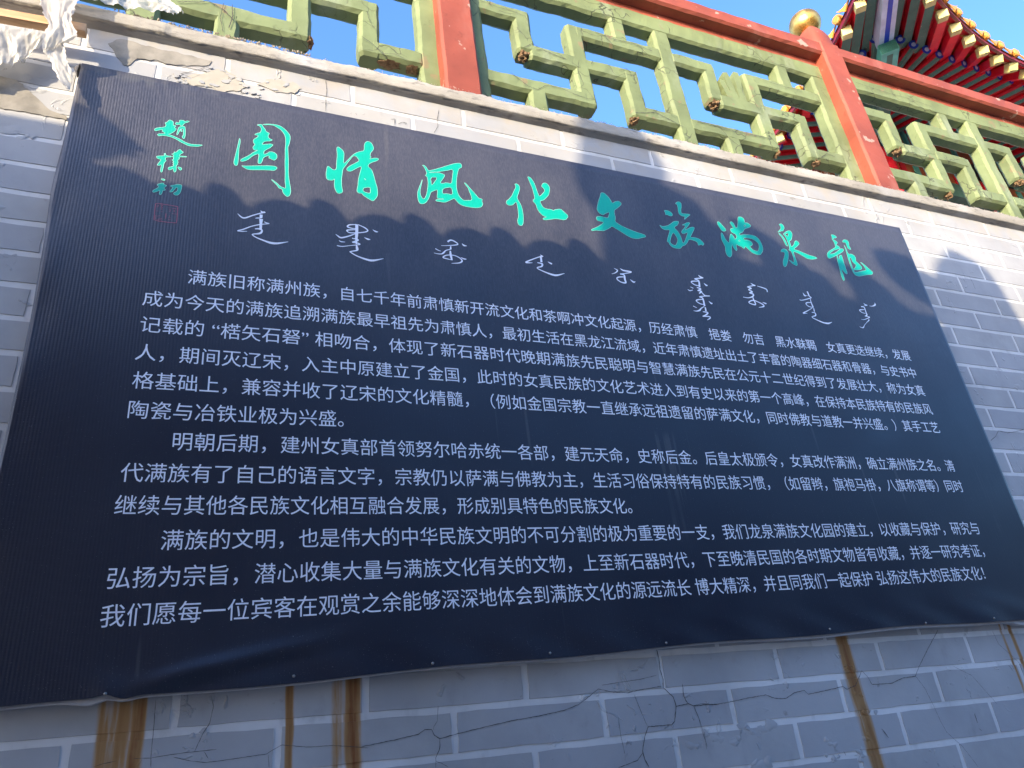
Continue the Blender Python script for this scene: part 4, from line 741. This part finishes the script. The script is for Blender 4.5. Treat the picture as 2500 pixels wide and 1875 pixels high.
# ------------------------------------------------------------------ pavilion behind the balustrade
XC, YC, ZE, FL, LC = 6.754, .601, 7.0, .90, 2.753
pav = empty('pavilion', (11, 5, 2.25), label='red and green pavilion with upturned eaves and amber glazed tiles behind the balustrade', cat='pavilion')
def P3(side, u, v, z): return Vector((XC + u, YC + v, z)) if side == 0 else Vector((XC + v, YC + u, z))
LT = LC + FL
def eave(u):
    k_ = max(0, 1 - u / LT) ** 2; return FL * (1 - k_), ZE + .10 * k_ + .0 * u    # v, z of the eave edge at distance u
SP = .335; NR = 26
for side in (0, 1):
    # under-roof board (soffit), two runs; red
    V = []; F = []; rows = 60
    for i in range(rows + 1):
        u = .02 + (NR * SP + .4) * i / rows; v0, z0 = eave(u)
        ui = max(u, u + (1 - min(1, u / LT)) * 1.15)          # the inner line is shorter near the corner
        for f, zz in ((0, z0 - .012), (.5, z0 + .13), (1, z0 + .27)):
            vv = v0 + (1.22 - v0) * f + 0; V.append(P3(side, u + (ui - u) * f, vv, zz))
        V.append(P3(side, ui, 1.22, z0 + .20)); V.append(P3(side, max(ui, 2.75), 2.75, z0 + .78))
    for i in range(rows):
        for j in range(4): a = i * 5 + j; F.append((a, a + 1, a + 6, a + 5))
    link('soffit_board', mesh('soffit_board', V, F), M['eave_red'], pav)
    # tiled slope above
    V = []; F = []
    for i in range(rows + 1):
        u = -.03 + (NR * SP + .4) * i / rows; v0, z0 = eave(max(0, u))
        for f in range(5):
            vv = v0 - .05 + (6.5 - v0) * f / 4; V.append(P3(side, max(u, vv), vv, z0 + .055 + (vv - v0) * .50 + .25 * (f / 4) ** 2))
    for i in range(rows):
        for j in range(4): a = i * 5 + j; F.append((a, a + 5, a + 6, a + 1))
    link('roof_slope', mesh('roof_slope', V, F), M['tile_gold'], pav)
    # fascia under the tiles
    mb = MB(); pv = None
    for i in range(140):
        u = (NR * SP + .3) * i / 139; v0, z0 = eave(u)
        q = [P3(side, u, v0 - .035, z0 + .052), P3(side, u, v0 - .035, z0 - .03), P3(side, u, v0 + .0, z0 - .03), P3(side, u, v0 + .0, z0 + .05)]
        if pv: mb.add(pv + q, [(0, 1, 5, 4), (1, 2, 6, 5), (2, 3, 7, 6), (3, 0, 4, 7)])
        pv = q
    mb.build('fascia', M['plum'], pav)
    for i in range(NR if side == 0 else 20):
        u = .16 + SP * i; v0, z0 = eave(u); fan = 1 - min(1, u / LT); ui = u + fan * 1.15
        a = P3(side, u, v0 + .03, z0 - .07); b = P3(side, ui, 1.26, z0 + .205)
        d = (b - a).normalized(); tip = a - d * .0
        mb = MB(); mb.m = 0; mb.bar(a, b, .112, .105)
        mb.m = 2; q0 = Vector((0, 0, -.0545)); sd_ = d.cross(Vector((0, 0, 1))).normalized() * .056
        mb.add([a + q0 - sd_, a + q0 + sd_, b + q0 + sd_, b + q0 - sd_], [(0, 3, 2, 1)])
        mb.m = 1; mb.bar(a - d * .006, a + d * .10, .1135, .1115)
        mb.build('flying_rafter', [M['eave_red'], M['eave_yellow'], M['eave_green']], pav)
        # lower rafter, with a blue painted end
        if ui > 1.1:
            a2 = P3(side, ui, 1.16, z0 + .085); b2 = P3(side, max(ui, 2.6) if ui < 2.6 else ui, 2.72, z0 + .60); d2 = (b2 - a2).normalized()
            bm = MB(); sd = d2.cross(Vector((0, 0, 1))).normalized(); uu = sd.cross(d2); VV = []
            for p in (a2, b2):
                for q in range(10): t = q / 10 * 2 * math.pi; VV.append(p + (sd * math.cos(t) + uu * math.sin(t)) * .062)
            bm.m = 3; bm.add(VV, [(q, (q + 1) % 10, 10 + (q + 1) % 10, 10 + q) for q in range(10) if (q + .5) < 5.5 and False or (VV[q] + VV[(q + 1) % 10]).z / 2 > a2.z - .02]); bm.m = 0; bm.add(VV, [(q, (q + 1) % 10, 10 + (q + 1) % 10, 10 + q) for q in range(10) if (VV[q] + VV[(q + 1) % 10]).z / 2 <= a2.z - .02])
            VE = [a2 - d2 * .004]; VE2 = []
            for rr, off in ((.062, .003), (.03, .004)):
                for q in range(10): t = q / 10 * 2 * math.pi; VE.append(a2 - d2 * off + (sd * math.cos(t) + uu * math.sin(t)) * rr)
            bm.m = 1; bm.add(VE, [(1 + q, 1 + (q + 1) % 10, 11 + (q + 1) % 10, 11 + q) for q in range(10)])
            bm.m = 2; bm.add(VE, [(0, 11 + q, 11 + (q + 1) % 10) for q in range(10)])
            bm.build('eave_rafter', [M['eave_green'], M['beam_blue'], M['beam_white'], M['eave_red']], pav, smooth=False)
        # tile ends: a round cap and a hanging drip tile
        for kk, (off, drop) in enumerate(((0, 0), (SP / 2, 1))):
            uc = u + off; vv, zz = eave(uc); c0 = P3(side, uc, vv - .075, zz + .085)
            mb = MB(); out = Vector((0, -1, 0)) if side == 0 else Vector((-1, 0, 0)); al = Vector((1, 0, 0)) if side == 0 else Vector((0, 1, 0)); VV = []
            if not drop:
                for yy, r_ in ((.16, .058), (.0, .062), (-.012, .057), (-.02, .034)):
                    for q in range(12): t = q / 12 * 2 * math.pi; VV.append(c0 - out * yy + (al * math.cos(t) + Vector((0, 0, 1)) * math.sin(t)) * (r_ * (1 + .05 * math.sin(t * 3))))
                FF = [(rr * 12 + q, rr * 12 + (q + 1) % 12, rr * 12 + 12 + (q + 1) % 12, rr * 12 + 12 + q) for rr in range(3) for q in range(12)] + [tuple(36 + q for q in range(12))]
                mb.add(VV, FF)
            else:
                prof = [(-.07, .02), (-.05, -.012), (-.03, -.03), (-.012, -.052), (0, -.068), (.012, -.052), (.03, -.03), (.05, -.012), (.07, .02), (.04, .0), (0, -.008), (-.04, .0)]
                for yy in (-.002, .014):
                    for a_, z_ in prof: VV.append(c0 - out * yy + al * a_ * 1.45 + Vector((0, 0, z_ * 1.3 - .005)))
                n = len(prof); mb.add(VV, [tuple(range(n)), tuple(range(2 * n - 1, n - 1, -1))] + [(q, (q + 1) % n, n + (q + 1) % n, n + q) for q in range(n)])
            mb.build('tile_end', M['tile_gold'], pav)
# corner (hip) beam
ddg = Vector((1, 1, 0)).normalized(); sdg = Vector((1, -1, 0)).normalized()
def hp(s, z, w=0): return Vector((XC, YC, 0)) + ddg * s + sdg * w + Vector((0, 0, z))
mb = MB(); zz = lambda s: ZE - .02 + .10 * s
def hipbar(s0, s1, w, zt, zb, m): mb.m = m; V = [hp(s, zz(s) + z, ww) for s in (s0, s1) for ww, z in ((-w, zb), (w, zb), (w, zt), (-w, zt))]; mb.add(V, [(3, 2, 1, 0), (4, 5, 6, 7), (0, 1, 5, 4), (1, 2, 6, 5), (2, 3, 7, 6), (3, 0, 4, 7)])
hipbar(-.12, 1.75, .085, .05, -.17, 0); hipbar(-.122, 1.752, .028, .0, -.1725, 1)
mb.build('corner_beam', [M['beam_white'], M['beam_blue']], pav)
mb = MB(); hipbar(1.62, 3.4, .10, -.175, -.33, 1); hipbar(1.62, 2.02, .102, -.17, -.3325, 0); hipbar(1.68, 1.95, .035, -.3, -.3345, 1)
mb.build('lower_corner_beam', [M['beam_teal'], M['eave_green']], pav)
# body: wall, beams, painted board, columns, on both visible sides
for side in (0, 1):
    def pbox(name, u0, u1, v0, v1, z0, z1, mat):
        mb = MB(); pts = [P3(side, u, v, z) for u in (u0, u1) for v in (v0, v1) for z in (z0, z1)]
        mb.add(pts, [(0, 1, 3, 2), (4, 6, 7, 5), (0, 4, 5, 1), (2, 3, 7, 6), (0, 2, 6, 4), (1, 5, 7, 3)]); return mb.build(name, mat, pav)
    pbox('wall', 2.9, 11, 2.86 + .002 * side, 3.0, 2.25, 6.45, M['greywall'])
    pbox('tie_beam', 2.7, 11, 2.72, 2.95, 6.45, 6.72, M['eave_green'])
    pbox('painted_board', 2.7, 11, 2.78, 2.93, 6.72, 7.0, M['orange'])
    pbox('eave_beam', 2.66, 11, 2.68, 2.92, 7.0, 7.22, M['dark'])
    pbox('purlin_board', 2.66, 11, 2.75, 2.90, 7.22, 7.85, M['orange'])
    for i in range(14): pbox('painted_strip', 2.9 + i * .55, 2.96 + i * .55, 2.70, 2.78, 7.23, 7.84, M['beam_teal'])
    for i in range(26): pbox('painted_motif', 2.85 + i * .3, 2.97 + i * .3, 2.765, 2.79, 6.77, 6.95, M['eave_red'] if i % 2 else M['beam_teal'])
    for u in (2.72, 5.2, 7.7, 10.2):
        mb = MB(); c0 = P3(side, u, 2.72, 0); n = 20; VV = []
        for z in (2.25, 6.98):
            for q in range(n): t = q / n * 2 * math.pi; VV.append((c0.x + .15 * math.cos(t), c0.y + .15 * math.sin(t), z))
        if side == 1 and u < 3: continue
        mb.add(VV, [(q, (q + 1) % n, n + (q + 1) % n, n + q) for q in range(n)]); mb.build('column', M['eave_red'], pav, smooth=True)

# ------------------------------------------------------------------ the building opposite, whose roofs shade the wall
opp = empty('opposite_building', (-2, -4.5, -1.77), label='tile-roofed building standing across the yard behind the viewer', cat='building')
mb = MB(); mb.box(-7, 1.6, -7.5, -3.42, -1.77, 2.66); mb.build('wall', M['white'], opp)
mb = MB(); mb.bar((-7.2, -3.36, 2.70), (1.8, -3.36, 2.70), .35, .12); mb.build('roof_edge', M['tile_grey'], opp)
mb = MB(); V = [(-7.2, -3.2, 2.72), (1.8, -3.2, 2.72), (1.8, -5.4, 3.2), (-7.2, -5.4, 3.2), (-7.2, -7.8, 2.72), (1.8, -7.8, 2.72)]
mb.add(V, [(0, 1, 2, 3), (3, 2, 5, 4)]); mb.build('roof', M['tile_grey'], opp)
T1 = 2.6
def cast(x, z, t, y=0.0):
    """the point, t metres up the sun's line, that shades wall point (x, z)"""
    return Vector((x, -.05 + y, z)) + SUN * t
def prism(name, poly, t, th, mat, parent):
    P = [cast(x, z, t) for x, z in poly]; n = len(P)
    bm = bmesh.new(); vs_ = [bm.verts.new(p) for p in P]; f = bm.faces.new(vs_)
    r = bmesh.ops.extrude_face_region(bm, geom=[f])
    for v in [e for e in r['geom'] if isinstance(e, bmesh.types.BMVert)]: v.co.y -= th
    bmesh.ops.triangulate(bm, faces=[f for f in bm.faces if len(f.verts) > 4]); bmesh.ops.recalc_face_normals(bm, faces=bm.faces)
    me = bpy.data.meshes.new(name); bm.to_mesh(me); bm.free(); return link(name, me, mat, parent)
# unseen hall added so the banner's lower right reflects something dark
hall = empty('added_dark_hall', (16, -11, -1.77), label='added unseen dark brick hall that darkens the reflection in the banner', cat='building')
mb = MB(); mb.box(2.4, 34, -14, -9, -1.77, 3.4); mb.build('wall', M['greywall_dark'], hall)
mb = MB(); mb.add([(2.0, -8.5, 3.35), (34.4, -8.5, 3.35), (34.4, -11.5, 4.6), (2.0, -11.5, 4.6), (2.0, -14.5, 3.35), (34.4, -14.5, 3.35)], [(0, 1, 2, 3), (3, 2, 5, 4), (0, 3, 4), (1, 5, 2)]); mb.build('roof', M['tile_grey'], hall)
for i in range(8):
    mb = MB(); mb.box(3.4 + 3.8 * i, 5.2 + 3.8 * i, -9.02, -8.96, -.6, 1.7); mb.build('window', M['dark'], hall)
# porch roof edge with alternating wide and narrow end tiles (the scalloped shadow)
edge0 = cast(-3.2, 1.455, T1); edge1 = cast(1.80, 1.455, T1)
mb = MB(); V = [edge0, edge1, Vector((edge1.x, -3.3, edge1.z + .40)), Vector((edge0.x, -3.3, edge0.z + .40))]
V += [v + Vector((0, 0, -.10)) for v in V]
mb.add(V, [(0, 1, 2, 3), (7, 6, 5, 4), (0, 4, 5, 1), (1, 5, 6, 2), (2, 6, 7, 3), (3, 7, 4, 0)]); mb.build('porch_roof', M['white'], opp)
for kx in range(-8, 5):
    o_ = .335 * kx
    c_ = .655 + o_
    if -.10 < c_ < 1.9 or c_ <= -.1:
        wide = [(c_ + .105 * math.cos(a), 1.47 + .083 * math.sin(a) * (1 + .08 * math.cos(a))) for a in [math.pi * q / 14 for q in range(15)]]
        prism('end_tile', wide + [(c_ - .105, 1.42), (c_ + .105, 1.42)], T1, .02, M['tile_grey'], opp)
        nb_ = [(.742, 1.42), (.745, 1.53), (.752, 1.562), (.768, 1.580), (.792, 1.581), (.818, 1.566), (.842, 1.538), (.866, 1.505), (.892, 1.48), (.90, 1.42)]
        prism('end_tile', [(x + o_, z) for x, z in nb_], T1 + .03, .02, M['tile_grey'], opp)
# added shadow caster, outline cut to the shadow at the banner's left edge
prism('shadow_caster', [(-3.3, 1.40), (-3.3, 1.785), (-.02, 1.785), (.0, 1.83), (.03, 1.812), (.084, 1.765), (.18, 1.681), (.125, 1.677), (.165, 1.653), (.107, 1.657), (.08, 1.635), (.05, 1.620), (.02, 1.615), (.05, 1.59), (.07, 1.565), (.125, 1.575), (.155, 1.59), (.19, 1.57), (.235, 1.525), (.235, 1.40)], T1, .05, M['tile_grey'], opp)
SIL = [(1.84, 1.25), (1.905, 1.52), (1.914, 1.62), (1.924, 1.70), (1.90, 1.763), (1.866, 1.82), (1.845, 1.89), (1.84, 1.98), (1.86, 2.10), (1.89, 2.25), (1.94, 2.36), (2.03, 2.42), (2.11, 2.37), (2.17, 2.26), (2.195, 2.17), (2.175, 2.10), (2.15, 2.05), (2.162, 1.99), (2.22, 1.957), (2.257, 1.94), (2.283, 1.977), (2.312, 1.971), (2.349, 1.927), (2.381, 1.863), (2.442, 1.818), (2.483, 1.77), (2.514, 1.726), (2.541, 1.712), (2.50, 1.69), (2.464, 1.69), (2.474, 1.665), (2.557, 1.641), (2.674, 1.617), (2.745, 1.60), (2.744, 1.64), (2.718, 1.698), (2.685, 1.755), (2.64, 1.817), (2.629, 1.848), (2.663, 1.854), (2.742, 1.817), (2.815, 1.75), (2.895, 1.673), (2.981, 1.644), (3.025, 1.581), (3.046, 1.536), (3.101, 1.502), (3.202, 1.488), (3.27, 1.48), (3.278, 1.54), (3.248, 1.599), (3.205, 1.65), (3.176, 1.696), (3.202, 1.722), (3.285, 1.691), (3.384, 1.618), (3.434, 1.546), (3.515, 1.507), (3.609, 1.441), (3.672, 1.412), (3.775, 1.40), (3.84, 1.385), (3.925, 1.35), (3.90, 1.39), (3.86, 1.43), (3.82, 1.475), (3.775, 1.513), (3.683, 1.557), (3.586, 1.625), (3.524, 1.713), (3.515, 1.787), (3.529, 1.819), (3.637, 1.829), (3.749, 1.815), (3.80, 1.79), (3.84, 1.80), (3.87, 1.77), (3.92, 1.745), (4.00, 1.866), (4.10, 1.94), (4.15, 1.985), (4.22, 1.975), (4.28, 1.925), (4.325, 1.82), (4.345, 1.69), (4.37, 1.58), (4.40, 1.48), (4.455, 1.433), (4.6, 1.40), (5.6, 1.36), (5.6, 1.25)]
prism('ridge_ornament', SIL, 5.5, .12, M['tile_grey'], opp)
prism('parapet', [(-3, 1.10), (5.65, 1.10), (5.65, 1.30), (-3, 1.43)], 5.48, .2, M['tile_grey'], opp)
